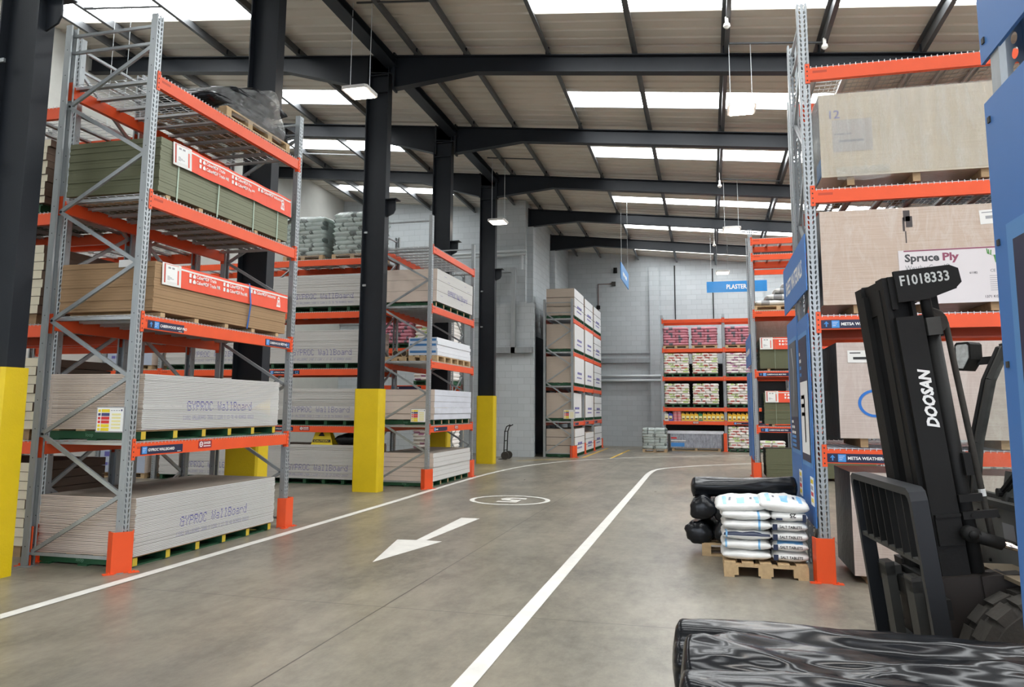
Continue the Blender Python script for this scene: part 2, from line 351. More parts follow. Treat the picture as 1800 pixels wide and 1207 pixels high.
for z in (3.12, 2.92):
    tag(MB().tube([(XS+.2, YB-.12, z), (-1.85, YB-.12, z)], .06, 12).build('wall_pipe', PIPEW, smooth=True), 'upper pale pipe of the two running along the back wall' if z > 3 else 'lower pale pipe of the two running along the back wall', 'pipe')
for x, z0, z1, t in ((-1.29, 5.4, 8.1, 'thin dark conduit down the back wall, left of the pair above the bag rack'), (.37, 5.4, 7.9, 'thin dark conduit down the back wall, right of the pair above the bag rack')):
    tag(MB().tube([(x, YB-.03, z0), (x, YB-.03, z1)], .022, 8).build('wall_conduit', BLACKM), t, 'conduit')
cq = empty('alarm_conduit', (-4.75, YB-.028, 0))
MB().tube([(0, 0, 4.4), (0, 0, 6.75), (0, 0, 7.36), (.66, 0, 7.36)], .02, 8).build('conduit', mat('brown_conduit', (.18, .11, .10), .6), cq)
MB().solid(.62, .8, -.06, .026, 7.25, 7.45).build('junction_box', GREYM, cq); MB().solid(-.08, .08, -.08, .026, 6.2, 6.36).build('call_point', BLACKM, cq)
tag(cq, 'brown alarm conduit with grey junction box bending along the back wall', 'conduit')
tag(MB().solid(-.08, .08, -.14, 0, -.12, .12).prism([(-.05, -.2), (.05, -.2), (.05, -.14), (-.05, -.14)], -.06, .06).build('wall_sensor', BLACKM, loc=(-3.95, YB, 7.97)), 'small black sensor box high on the back wall', 'sensor')
gq = empty('goal_frame', (0, 0, 0))
MB().solid(-7.4, -7.25, 25.7, 25.9, 0, 6.55).solid(-6.55, -6.40, 25.7, 25.9, 3.55, 6.55).build('post', GALV, gq); MB().solid(-7.25, -6.55, 25.7, 25.9, 6.38, 6.55).build('header', GALV, gq); MB().solid(-7.25, -5.8, 25.7, 25.9, 3.55, 3.75).build('rail', GALV, gq)
tag(gq, 'pale galvanised door frame on the grey wall nose behind the far column', 'frame')
pq = empty('bracket_pipe', (0, 0, 0))
for dz in (0, .12): MB().tube([(-9.2, 25.9, 7.0+dz), (-6.05, 25.9, 7.05+dz)], .05, 10).build('pipe', PIPEW, pq)
MB().bar((-6.2, 25.9, 7.1), (-6.2, 25.9, 6.5), .06, .06).build('bracket', PIPEW, pq)
tag(pq, 'pair of pale pipes bracketed to the wall nose between the dark columns', 'pipe')

# roof sheet with ribs along the fall, rooflights left open
RL = [(-4.0, -3.0), (.1, 1.1), (4.2, 5.2), (8.2, 9.2), (12.1, 13.06), (16.65, 17.55), (20.45, 21.22), (25.25, 25.95), (28.8, 29.7), (32.8, 33.7)]  # the last two are added out of sight to brighten the far end
XRL = ((-13.3, -8.75), (-2.95, 13.2))
prof = []; y = YF-.2
while y < YB+.2: prof += [(y, 0), (y+.22, 0), (y+.245, .035), (y+.31, .035)]; y += .3333
for a, c in RL: prof += [(a, None), (c, None)]
prof.sort(key=lambda p: p[0]); last = 0; pp = []
for y, d in prof:
    if d is None: d = last
    pp.append((y, d)); last = d
b = MB()
for (y0, d0), (y1, d1) in zip(pp, pp[1:]):
    if y1-y0 < 1e-4: continue
    ym = (y0+y1)/2; inr = any(a < ym < c for a, c in RL)
    segs = [(XL-.2, XR+.2)] if not inr else [(XL-.2, XRL[0][0]), (XRL[0][1], XRL[1][0]), (XRL[1][1], XR+.2)]
    for xa, xb in segs: b.add([(xa, y0, zr(xa, y0)+.22+d0), (xb, y0, zr(xb, y0)+.22+d0), (xb, y1, zr(xb, y1)+.22+d1), (xa, y1, zr(xa, y1)+.22+d1)], [(3, 2, 1, 0)])
struct(b.build('ceiling', ROOFM))
NB = ['behind the camera'] * 4
for i, (a, c) in enumerate(RL):
    for k, (x0, x1) in enumerate(XRL):
        if a > YN+2 and k == 0: continue
        o = MB().add([(x, y, zr(x, y)+dz) for dz in (.235, .26) for x, y in ((x0, a), (x1, a), (x1, c), (x0, c))], [(3, 2, 1, 0), (4, 5, 6, 7), (0, 1, 5, 4), (1, 2, 6, 5), (2, 3, 7, 6), (3, 0, 4, 7)]).build('rooflight', SKYL)
        struct(o, 'bright white rooflight strip over the %s bay, %s' % (('left', 'main')[k], ('behind the camera', 'far behind the camera', 'above the camera', 'above the nearest racks', 'nearest in view', 'second in view', 'third in view', 'farthest in view', 'added unseen behind the fourth rafter', 'added unseen behind the last rafter')[i]), 'rooflight')
PX = [-13.0, -12.2, -10.3, -8.5, -6.6, -5.75, -4.66, -2.93, -1.21, .49, 2.17, 3.86, 5.55, 7.25, 8.95, 10.65, 12.3]
for x in PX:
    yb = YN if x < XS else YB
    b = MB()
    for yy0, yy1 in ((YF, yb),):
        for dx, w, z0, z1 in ((0, .012, .0, .2), (.035, .07, .0, .012), (-.035, .07, .19, .205)):
            b.add([(x+dx+sx*w/2, y, zr(x, y)+z) for y in (yy0, yy1) for sx in (-1, 1) for z in (z0, z1)], [(0, 1, 3, 2), (4, 6, 7, 5), (0, 4, 5, 1), (2, 3, 7, 6), (0, 2, 6, 4), (1, 5, 7, 3)])
    struct(b.build('roof_purlin', PURL), 'grey roof purlin running down the building, %.0f cm %s of the aisle centre' % (abs(x+3)*100, 'left' if x < -3 else 'right'), 'purlin')
def isect(b, x0, x1, y, ztop, d0, d1, fl=.1, n=1):
    """I-beam from x0 to x1, depth d0 to d1 under the roof line"""
    za, zb = zr(x0, y), zr(x1, y)
    def slab(t0, t1, u0, u1, w): b.add([(x, y+s*w, z) for x, zt, zu in ((x0, t0, u0), (x1, t1, u1)) for s in (-1, 1) for z in (zt, zu)], [(0, 1, 3, 2), (4, 6, 7, 5), (0, 4, 5, 1), (2, 3, 7, 6), (0, 2, 6, 4), (1, 5, 7, 3)])
    slab(za-.02, zb-.02, za, zb, fl); slab(za-d0, zb-d1, za-d0+.02, zb-d1+.02, fl); slab(za-d0+.01, zb-d1+.01, za-.01, zb-.01, .007)
CY = [-6.1, -2.0, 2.1, 6.2, 10.3, 14.4, 18.5, 22.6]
names = ['far behind', 'behind', 'beside', 'nearest left edge', 'second', 'third', 'fourth', 'fifth']
CX = {6.2: -.40, 10.3: -.17, 14.4: -.08, 18.5: -.07}
def column(y, label):
    t = empty('steel_column', (-6.5+CX.get(y, 0), y, 0)); h = zr(-6.5, y)-.02
    b = MB(); b.solid(-.25, -.23, -.105, .105, 0, h).solid(.23, .25, -.105, .105, 0, h).solid(-.24, .24, -.007, .007, 0, h)
    b.solid(-.24, .24, -.1, -.007, h-.42, h-.40); b.solid(-.24, .24, -.1, -.007, h-.80, h-.78)
    o = b.build('column', DARKST, t)
    MB().solid(-.275, .275, -.16, .16, 0, 2.02, bev=.03).build('column_guard', YELLOW, t)
    MB().prism([(.25, 5.55), (.40, 5.62), (.44, 5.70), (.44, 5.9), (.25, 5.9)], -.012, .012, 0, Matrix(((1, 0, 0, 0), (0, 0, 1, 0), (0, 1, 0, 0), (0, 0, 0, 1)))).solid(.25, .50, -.12, .12, 5.9, 5.915).build('bracket', DARKST, t)
    for z in (4.1, 5.2): MB().solid(-.19, -.12, -.13, -.105, z, z+.04).build('bolt', GALV, t)
    return struct(t, label, 'column')
CL = ['dark steel column with yellow guard, behind the camera', 'dark steel column with yellow guard, just behind the camera', 'dark steel column with yellow guard, left of the camera', 'dark steel column with yellow guard at the left edge of the photo', 'dark steel column behind the near left rack', 'tall dark steel column with yellow base in the middle of the photo', 'dark steel column behind the second left rack', 'farthest dark steel column with yellow base, left of the grey wall nose']
for y, l in zip(CY, CL): column(y, l)
RY = CY+[26.7, 30.8]
for i, y in enumerate(RY):
    b = MB(); far = y > 25
    if not far:
        isect(b, XL, -8.75, y, 0, .36, .36); isect(b, -8.75, -6.75, y, 0, .36, .74); isect(b, -6.75, -6.25, y, 0, .40, .40)
        isect(b, -6.25, -4.45, y, 0, .72, .36); isect(b, -4.45, XR, y, 0, .36, .36)
        b.solid(-6.25, -6.21, y-.1, y+.1, zr(-6.25, y)-.76, zr(-6.25, y)+.06); b.solid(-6.79, -6.75, y-.1, y+.1, zr(-6.75, y)-.76, zr(-6.75, y)+.02)
    else:
        isect(b, XS, -4.3, y, 0, .66, .36); isect(b, -4.3, XR, y, 0, .36, .36); b.solid(XS, XS+.03, y-.12, y+.12, zr(XS, y)-.7, zr(XS, y)+.02)
    for x in PX:
        if far and x < XS: continue
        b.solid(x-.04, x+.04, y-.08, y-.07, zr(x, y), zr(x, y)+.16)
    struct(b.build('roof_rafter', DARKST), 'dark haunched steel roof rafter, ' + ('far behind the camera', 'behind the camera', 'level with the camera', 'over the nearest rack', 'just above the photo', 'nearest of those in view', 'second of those in view', 'third of those in view', 'fourth in view, ending at the grey wall', 'last before the back wall')[i], 'rafter')
for i, (y0, y1) in enumerate(zip(CY, CY[1:])):
    z = zr(-6.3, y0)-.22
    struct(MB().solid(-6.42, -6.16, y0+.02, y1-.02, z-.09, z-.07).solid(-6.42, -6.16, y0+.02, y1-.02, z+.07, z+.09).solid(-6.30, -6.28, y0+.02, y1-.02, z-.08, z+.08).build('tie_beam', DARKST), 'dark tie beam between columns, %s' % ('far behind the camera', 'behind the camera', 'left of the camera', 'above the nearest rack', 'running down to the column in the middle', 'behind the column in the middle', 'last one before the far column')[i], 'beam')

# ------------------------------------------------------------------ hanging lamps
def lamp(x, y, zt, z, px0, px1, label, rz=0):
    t = empty('high_bay_light', (x, y, z), rz); dz = zt-z
    MB().bar((px0-x, 0, zr(px0, y)-z+.03), (px1-x, 0, zr(px1, y)-z+.03), .03, .03).build('suspension_rod', PURL, t)
    for s in (-1, 1):
        zz = zr(x+s*.19, y)-z+.03
        MB().tube([(s*.19, 0, .10), (s*.19, 0, zz)], .006, 6).build('suspension_wire', PIPEW, t)
    MB().prism([(-.21, -.26), (.21, -.26), (.25, -.22), (.25, .22), (.21, .26), (-.21, .26), (-.25, .22), (-.25, -.22)], 0, .06).solid(-.16, .16, -.03, .03, .06, .12).build('housing', mat('pale_lamp_housing', (.72, .70, .68), .5, var=0), t)
    for s in (-1, 1): MB().solid(-.20, .20, s*.125-.10, s*.125+.10, -.012, 0).build('led_panel', LED, t)
    return tag(t, label, 'lamp')
lamp(-5.98, 12.24, 0, 7.30, -6.1, -4.66, 'hanging white twin-panel lamp in front of the middle dark column')
lamp(.74, 13.98, 0, 7.05, .49, 2.17, 'hanging twin-panel lamp near the right, hung on two long wires')
lamp(-5.75, 21.0, 0, 6.99, -6.1, -4.66, 'hanging lamp beside the farthest yellow-based column')
lamp(.80, 22.3, 0, 6.72, .49, 2.17, 'small hanging lamp below the fourth rafter, right of the middle')
lamp(.66, 28.6, 0, 6.58, .49, 2.17, 'farthest hanging lamp, just above the blue plaster sign')
lamp(-11.2, 12.2, 0, 6.6, -12.2, -10.3, 'hanging lamp above the near left racks on thin wires')
lamp(-9.6, 21.1, 0, 6.1, -12.2, -10.3, 'hanging lamp with long white wires behind the sage bag pallets')
for x, y, n in ((-5.6, 4, 'hanging lamp over the aisle left of the camera'), (.74, 4.5, 'hanging lamp above the forklift aisle'), (6.5, 13.9, 'hanging lamp behind the near right rack')): lamp(x, y, 0, 7.0, x-.3, x+1.4, n)
for x, y, dz, n in ((.49, 13.0, .1, 'white roof sensor on the purlin, nearest'), (.49, 21.6, .35, 'white roof sensor below the third rafter bay'), (2.17, 13.8, .1, 'white roof sensor beside the tall right upright'), (.40, 29.0, .4, 'white roof sensor near the back wall')):
    z = zr(x, y)-dz; t = tag(MB().tube([(0, 0, .12), (0, 0, .0)], .03, 10).tube([(0, 0, 0), (0, 0, -.05), (0, 0, -.09)], [.05, .06, .02], 12).tube([(0, 0, .12), (0, 0, dz+.02)], .008, 6).build('roof_sensor', WHITE, loc=(x, y, z)), n, 'sensor')

# ------------------------------------------------------------------ floor markings
def ribbon(pts, w, m, name, label):
    vs = []; fs = []
    for i, p in enumerate(pts):
        p = Vector(p); d = (Vector(pts[min(i+1, len(pts)-1)])-Vector(pts[max(i-1, 0)])).normalized(); n = Vector((-d.y, d.x))*w/2
        vs += [(p.x+n.x, p.y+n.y, .004), (p.x-n.x, p.y-n.y, .004)]
    fs = [(2*i, 2*i+1, 2*i+3, 2*i+2) for i in range(len(pts)-1)]
    return tag(MB().add(vs, fs).build(name, m), label, 'floor marking')
def smooth(pts, k=3):
    for _ in range(k):
        q = [pts[0]]
        for a, b in zip(pts, pts[1:]): q += [(a[0]*.75+b[0]*.25, a[1]*.75+b[1]*.25), (a[0]*.25+b[0]*.75, a[1]*.25+b[1]*.75)]
        pts = q+[pts[-1]]
    return pts
LINEW = mat('worn_white_line_paint', (.70, .69, .64), .5, var=.12, scale=(5, 5, 5))
LINEY = mat('yellow_line_paint', (.62, .40, .05), .55, var=.2, scale=(5, 5, 5))
ribbon(smooth([(-5.45, -3), (-5.42, 6.75), (-5.40, 12), (-5.46, 16), (-5.44, 19.5), (-5.1, 22.5), (-4.2, 24.8), (-2.9, 26.6), (-1.0, 28.2), (1.4, 29.6), (5, 31)]), .12, LINEW, 'lane_line', 'long white lane line along the left racks, bending right at the far end')
ribbon(smooth([(-1.46, -3), (-1.46, 7), (-1.5, 18), (-1.52, 21.0), (-1.35, 22.2), (-.75, 23.2), (.4, 24.5), (2.4, 26.2), (5, 28)]), .13, LINEW, 'lane_line', 'white lane line through the middle of the floor towards the right racks')
for p, l in (([(-4.15, 26.2), (-4.12, 33)], 'yellow floor line along the foot of the far white pack rack'), ([(-3.19, 26.3), (-3.12, 31.9)], 'yellow floor line right of the far white pack rack'), ([(-5.9, 24.05), (-4.2, 25.9)], 'yellow floor line in front of the far white pack rack')):
    ribbon(p, .09, LINEY, 'floor_line', l)
tag(MB().add([(x, y, .004) for x, y in ((-3.53, 7.90), (-3.24, 9.33), (-3.46, 9.36), (-3.36, 11.39), (-3.653, 11.39), (-3.585, 9.34), (-3.83, 9.32))], [(0, 1, 2, 5, 6), (2, 3, 4, 5)]).build('floor_arrow', LINEW), 'white direction arrow on the floor pointing to the camera', 'floor marking')
b = MB(); n = 64; c0 = Vector((-3.51, 13.80))
for i in range(n):
    a0, a1 = 2*math.pi*i/n, 2*math.pi*(i+1)/n
    b.add([(c0.x+r*math.cos(a)*.73, c0.y+r*math.sin(a)*.72, .004) for r, a in ((.88, a0), (1, a0), (1, a1), (.88, a1))], [(0, 1, 2, 3)])
sp = empty('speed_limit_marking', (0, 0, 0)); b.build('ring', LINEW, sp)
MB().text('5', (c0.x+.02, c0.y+.34, .004), (-1, 0, 0), (0, -1, 0), .68, w=.46, ctr=True, bold=.03).build('digit', LINEW, sp)
tag(sp, 'white 5 in a ring painted on the floor beyond the arrow', 'floor marking')
# ------------------------------------------------------------------ pallet racking
MESH = {}
def shared(key, fn):
    if key not in MESH: MESH[key] = fn()
    return MESH[key]
def mesh_of(b, name, mats, smooth=False):
    o = b.build(name, mats, smooth=smooth); me = o.data; bpy.data.objects.remove(o); return me
def m_upright(h):
    b = MB(); w = .05
    b.add([(-w, 0, 0), (w, 0, 0), (w, 0, h), (-w, 0, h)], [(0, 1, 2, 3)], 1)
    for s in (-1, 1):
        b.box(s*w-.0015, s*w+.0015, 0, .075, 0, h); b.box(min(s*w, s*.03), max(s*w, s*.03), .072, .075, 0, h)
        for k in range(int(h/.3)): b.box(s*w-.003, s*w+.003, .033, .042, .2+k*.3, .21+k*.3, 2)
    b.box(-.075, .075, -.03, .1, 0, .008)
    return mesh_of(b, 'upright', [GALV, PERF, BLACKT])
def m_beam(l, h=.135):
    b = MB(); b.box(0, l, -.004, .046, -h, 0); b.box(0, l, .046, .05, -h-.0, -.03)
    b.box(.03, .17, -.0052, -.004, -.06, -.035, 1)
    return mesh_of(b, 'beam', [ORANGE, mat('dark_orange_stamp', (.5, .05, .012), .5, var=0)])
def m_conn():
    b = MB(); b.box(-.045, .0, -.010, -.002, -.17, .045); b.box(-.004, .002, -.008, .05, -.17, .045)
    for k in range(4): b.box(-.03, -.018, -.0115, -.010, -.145+k*.05, -.13+k*.05, 1)
    return mesh_of(b, 'end_connector', [ORANGE, BLACKT])
def m_deck(l, d):
    b = MB(); n = max(2, int(l/.29)); t = .003
    for i in range(n):
        x = .08+(l-.16)*i/(n-1)
        b.box(x-.03, x+.03, .03, d-.03, -.004, -.001); b.box(x-.031, x-.028, .03, d-.03, -.03, -.001); b.box(x+.028, x+.031, .03, d-.03, -.03, -.001)
    for i in range(11): yy = .02+(d-.04)*i/10; b.box(.01, l-.01, yy-t, yy+t, .003, .009)
    k = int(l/.055)
    for i in range(k+1): x = .015+(l-.03)*i/k; b.box(x-.002, x+.002, -.002, d+.002, .008, .013); b.box(x-.003, x+.003, -.006, .0, -.012, .016)
    return mesh_of(b, 'wire_deck', mat('zinc_wire_deck', (.62, .64, .65), .35, .5, var=.1))
def shelf_label(x, z, w, text, beam, arrow='l', h=.085, right=False):
    """navy strip on a beam; x, z in the beam's own frame"""
    y = -.0062; b = MB(); b.box(x, x+w, -.008, -.004, z, z+h, 0)
    O = Vector((x, -.0085, z)); bx = .02
    def arr(ax):
        b.rect(O, X_, Z_, ax-.006, ax+.006, h*.2, h*.72, 1); b.add([O+Vector(p) for p in ((ax-.024, 0, h*.52), (ax-.012, 0, h*.52), (ax, 0, h*.72), (ax, 0, h*.86))], [(0, 1, 2, 3)], 1); b.add([O+Vector(p) for p in ((ax, 0, h*.86), (ax, 0, h*.72), (ax+.012, 0, h*.52), (ax+.024, 0, h*.52))], [(0, 1, 2, 3)], 1)
    if arrow == 'l': arr(.05); bx = .10
    b.rect(O, X_, Z_, bx, bx+h*.86, h*.07, h*.93, 1); 
    for k in range(3): b.rect(O+Vector((0, -.0006, 0)), X_, Z_, bx+h*.1, bx+h*(.7-.12*k), h*(.7-.2*k), h*(.74-.2*k), 2)
    b.text(text, O+Vector((bx+h*1.05, -.0004, h*.34)), X_, Z_, h*.34, 2, bold=.03)
    b.rect(O, X_, Z_, w-.09, w-.03, h*.08, h*.14, 2)
    if arrow == 'r': arr(w-.09); arr(w-.04); b.rect(O, X_, Z_, w-.24, w-.15, h*.68, h*.72, 2)
    return b.build('shelf_label', [NAVY, BLUEL, WHITET], beam)
def danger(x, z, beam):
    b = MB(); b.box(x, x+.24, -.008, -.004, z, z+.085, 0); O = Vector((x, -.0085, z)); c = Vector((.045, 0, .045))
    b.add([O+c+Vector((math.cos(a)*r, 0, math.sin(a)*r)) for a in [2*math.pi*k/16 for k in range(16)] for r in (.02, .032)], [(2*i, (2*i+1), (2*i+3) % 32, (2*i+2) % 32) for i in range(16)], 1)
    b.rect(O, X_, Z_, .03, .06, .04, .05, 1); b.text('DANGER', O+Vector((.09, 0, .045)), X_, Z_, .028, 1, w=.13, bold=.03); b.rect(O, X_, Z_, .09, .22, .018, .028, 1)
    return b.build('danger_sticker', [mat('maroon_sticker', (.28, .02, .03), .5, var=0), WHITET], beam)
RACK = {}
def rack(key, label, loc, rz, bays, depth, levels, H, decks=None, rear_down=0.0, up_skip=(), group=None):
    t = empty('pallet_rack', loc, rz); tag(t, label, 'rack', group); up = shared(('up', H), lambda: m_upright(H)); beams = {}
    xs = [.05]
    for l in bays: xs.append(xs[-1]+l+.1)
    for x in xs:
        put('upright', up, t, (x, 0, 0)); put('upright', up, t, (x, depth, 0), (0, 0, math.pi))
        p = [(.08 if i % 2 else depth-.08, .15+.6*i) for i in range(int((H-.45)/.6)+1)]
        for q0, q1 in zip(p, p[1:]): MB().bar((x, q0[0], q0[1]), (x, q1[0], q1[1]), .028, .04).build('brace', GALV, t)
        for z in (.13, p[-1][1]+.03, H-.12): MB().bar((x, .06, z), (x, depth-.06, z), .03, .03).build('brace', GALV, t)
    cn = shared('conn', m_conn)
    for bi, l in enumerate(bays):
        x0 = xs[bi]+.05; bm = shared(('beam', l), lambda: m_beam(l)); dk = shared(('deck', l, depth), lambda: m_deck(l, depth))
        for li, z in enumerate(levels):
            for side in (0, 1):
                o = put('beam', bm, t, (x0, 0, z) if not side else (x0+l, depth, z-.0), (0, 0, math.pi if side else 0)); beams[(bi, li, side)] = o
                put('end_connector', cn, o, (0, 0, 0)); c2 = put('end_connector', cn, o, (l, 0, 0)); c2.scale = (-1, 1, 1)
            if decks is None or (bi, li) in decks: put('wire_deck', dk, t, (x0, 0, z+.002))
    RACK[key] = (t, beams); return t, beams
def guard(x, y, rz, label, h=.40, w=.19):
    """folded steel foot guard bolted to the floor, fold towards local -y"""
    b = MB(Matrix.Translation((x, y, 0)) @ Matrix.Rotation(rz, 4, 'Z')); s = .012; P = [(-w*.62, .10), (-w*.5, -.02), (w*.5, -.02), (w*.62, .10)]; Q = [(-w*.62+s, .10), (-w*.5+s, -.02+s), (w*.5-s, -.02+s), (w*.62-s, .10)]
    for i in range(3): b.prism([P[i], P[i+1], Q[i+1], Q[i]], 0, h)
    for sx in (-1, 1): b.solid(sx*w*.6-.05, sx*w*.6+.05, -.055, .02, 0, .008); b.tube([(sx*w*.6, -.035, 0), (sx*w*.6, -.035, .025)], .009, 6)
    return tag(b.build('post_guard', ORANGE), label, 'post guard')
R90 = math.pi/2
def notice(parent, x, y, z, ux, w=.34, h=.26):
    ux = Vector(ux); nrm = ux.cross(Vector(Z_)); O = Vector((x, y, z)); M = Matrix((( ux.x, -nrm.x, 0, x), (ux.y, -nrm.y, 0, y), (0, 0, 1, z), (0, 0, 0, 1)))
    b = MB(); b.box(0, w, -.006, .012, 0, h, 0, M); b.box(.012, w-.012, -.008, -.005, .012, h-.012, 1, M)
    def R(a, c, e, f, m): b.rect(O+nrm*.0095, ux, Z_, a*w, c*w, e*h, f*h, m)
    for k, (c) in enumerate((3, 4, 5, 5, 3, 3)): R(.19, .48, .78-.145*k, .90-.145*k, c); R(.07, .16, .79-.145*k, .89-.145*k, (3, 4, 5, 5, 3, 3)[k])
    for k in range(5): R(.56, .88, .66-.13*k, .74-.13*k, 6)
    for k in range(4): R(.52+.09*k, .58+.09*k, .84, .87, 2)
    R(.88, .93, .83, .9, 4)
    return b.build('load_notice', [GREYT, WHITET, GREYT, HAZY, mat('dark_blue_print', (.05, .05, .16), .5, var=0), REDW, mat('pale_yellow_print', (.80, .74, .36), .5, var=0)], parent)
LV = [1.27, 2.59, 3.90, 5.22]
# near left rack (front towards +X)
L1, B1 = rack('L1', 'tall orange and grey rack nearest on the left, holding plasterboard and MDF', (-5.70, 6.70, 0), R90, [2.95], 1.2, LV, 5.9)
shelf_label(.06, -.125, .58, 'CABERWOOD MDF PRO', B1[(0, 1, 0)]); shelf_label(2.30, -.125, .62, 'CABERWOOD MDF PRO', B1[(0, 1, 0)], 'r')
shelf_label(.08, -.12, .66, 'GYPROC WALLBOARD', B1[(0, 0, 0)], ''); danger(1.02, -.10, B1[(0, 0, 0)])
notice(L1, -.002, .40, 1.38, (0, -1, 0))
guard(-5.70, 6.72, R90*.55, 'orange post guard at the front foot of the nearest left rack'); guard(-5.68, 9.84, R90, 'orange post guard at the far front foot of the nearest left rack'); guard(-6.93, 6.86, -R90, 'orange post guard behind the white board stack of the nearest left rack')
L2, B2 = rack('L2', 'orange and grey rack second from the camera on the left, beyond the yellow-based middle column', (-5.60, 15.15, 0), R90, [2.95], 1.2, [1.27, 2.62, 3.80, 5.08], 5.75)
shelf_label(.25, -.11, .72, 'BUCKTUB', B2[(0, 0, 0)], '') if 0 else None
b_ = B2[(0, 0, 0)]; shelf_label(.22, -.115, .85, '~~~', b_, ''); danger(1.6, -.10, b_)
notice(L2, -.002, .40, 1.35, (0, -1, 0), .34, .28)
guard(-5.585, 15.155, R90*.55, 'orange post guard at the near front foot of the second left rack'); guard(-5.58, 18.2, R90, 'orange post guard at the far front foot of the second left rack')
LB, BB = rack('LB', 'long orange rack of plasterboard facing the camera between the two left racks', (-13.98, 15.4, 0), 0, [1.45, 2.62, 2.62], 1.1, [1.24, 2.48, 3.74, 4.93], 5.6)
shelf_label(.12, -.11, .74, 'GYPROC WALLBOARD', BB[(2, 1, 0)], 'r'); shelf_label(.06, -.11, .70, 'GYPROC WALLBOARD', BB[(2, 0, 0)], 'r'); danger(.92, -.10, BB[(2, 0, 0)])
LA, BA = rack('LA', 'rack of cream insulation boards behind the left edge column', (-9.90, 7.08, 0), 0, [2.65], 1.1, [1.25, 2.55, 3.85, 5.12], 5.95)
guard(-6.98, 7.03, 0, 'orange post guard of the insulation board rack, seen behind the nearest left rack') if 0 else None
rack('LA2', 'back-to-back rack behind the cream insulation boards', (-7.10, 9.55, 0), math.pi, [2.65], 1.1, [1.25, 2.55, 3.85, 5.12], 5.95)
LC, BC = rack('LC', 'rack of white and red bags behind the second left rack', (-9.65, 20.3, 0), 0, [2.62], 1.1, [1.24, 2.27, 3.32, 4.36], 5.6, decks={(0, 0)})
shelf_label(.9, -.11, .9, '~~~', BC[(0, 1, 0)], '')
L3, B3 = rack('L3', 'tall rack of white-wrapped board packs at the far left, before the back wall', (-4.45, 26.2, 0), R90, [2.3, 2.3, 2.3], 1.05, [1.2, 2.42, 3.60, 4.77], 5.45)
for i in range(3): shelf_label(.2, -.115, .8, '~~', B3[(i, 0, 0)], '')
notice(L3, -.002, .34, 1.30, (0, -1, 0), .40, .32)
for i, l in enumerate(('nearest', 'second', 'third', 'farthest')): guard(-4.42, 26.25+2.4*i, R90*(.5 if i == 0 else 1), 'orange post guard along the far white pack rack, %s of four' % l)
R3, BR3 = rack('R3', 'orange rack of plaster bags standing against the back wall', (-1.80, 32.0, 0), 0, [2.35, 2.35, 2.35], 1.0, [1.18, 1.72, 2.95, 4.10, 5.30], 5.5)
b_ = BR3[(0, 0, 0)]; danger(1.12, -.10, b_); shelf_label(.25, -.11, 1.2, '~~~~', BR3[(1, 0, 0)], '')
guard(.66, 31.97, 0, 'orange post guard at the middle foot of the back wall bag rack', .72, .12)
RB = [2.72, 2.72]
R1, BR1 = rack('R1', 'tall rack of wrapped plywood packs on the right behind the forklift', (1.03, 8.22, 0), 0, RB, 1.05, LV, 5.95)
shelf_label(.0, -.125, .86, 'METSA WEATHERGUARD PLY', BR1[(0, 1, 0)]); shelf_label(.0, -.125, .86, 'METSA WEATHERGUARD', BR1[(0, 0, 0)])
R1B, _ = rack('R1b', 'rack standing back to back behind the plywood rack', (6.87, 10.42, 0), math.pi, RB, 1.05, LV, 5.7)
guard(1.07, 8.18, 0, 'large orange post guard at the corner of the near right rack', .42, .17)
R2, BR2 = rack('R2', 'rack with green MDF stacks beyond the blue sheet materials sign', (1.08, 19.6, 0), 0, RB, 1.05, [1.25, 2.58, 4.05, 5.46, 5.86], 6.1)
shelf_label(.05, -.12, .95, 'CABERWOOD MDF PRO', BR2[(0, 1, 0)]); shelf_label(.05, -.12, .95, 'CABERWOOD MDF PRO', BR2[(0, 0, 0)])
rack('R2b', 'rack back to back behind the green MDF stacks', (6.92, 21.85, 0), math.pi, RB, 1.05, [1.25, 2.58, 4.4, 5.46], 6.1, decks={(0, 0)})
guard(1.12, 19.56, 0, 'orange post guard at the near corner of the green MDF rack', .40, .17); guard(1.06, 20.6, -R90, 'dark orange post guard on the aisle side of the green MDF rack', .5, .17)
R0, BR0 = rack('R0', 'rack with tall blue end boards at the right edge of the photo', (6.55, 2.76, 0), math.pi, [2.65, 2.65], 1.05, [1.27, 2.59, 3.9], 5.9)

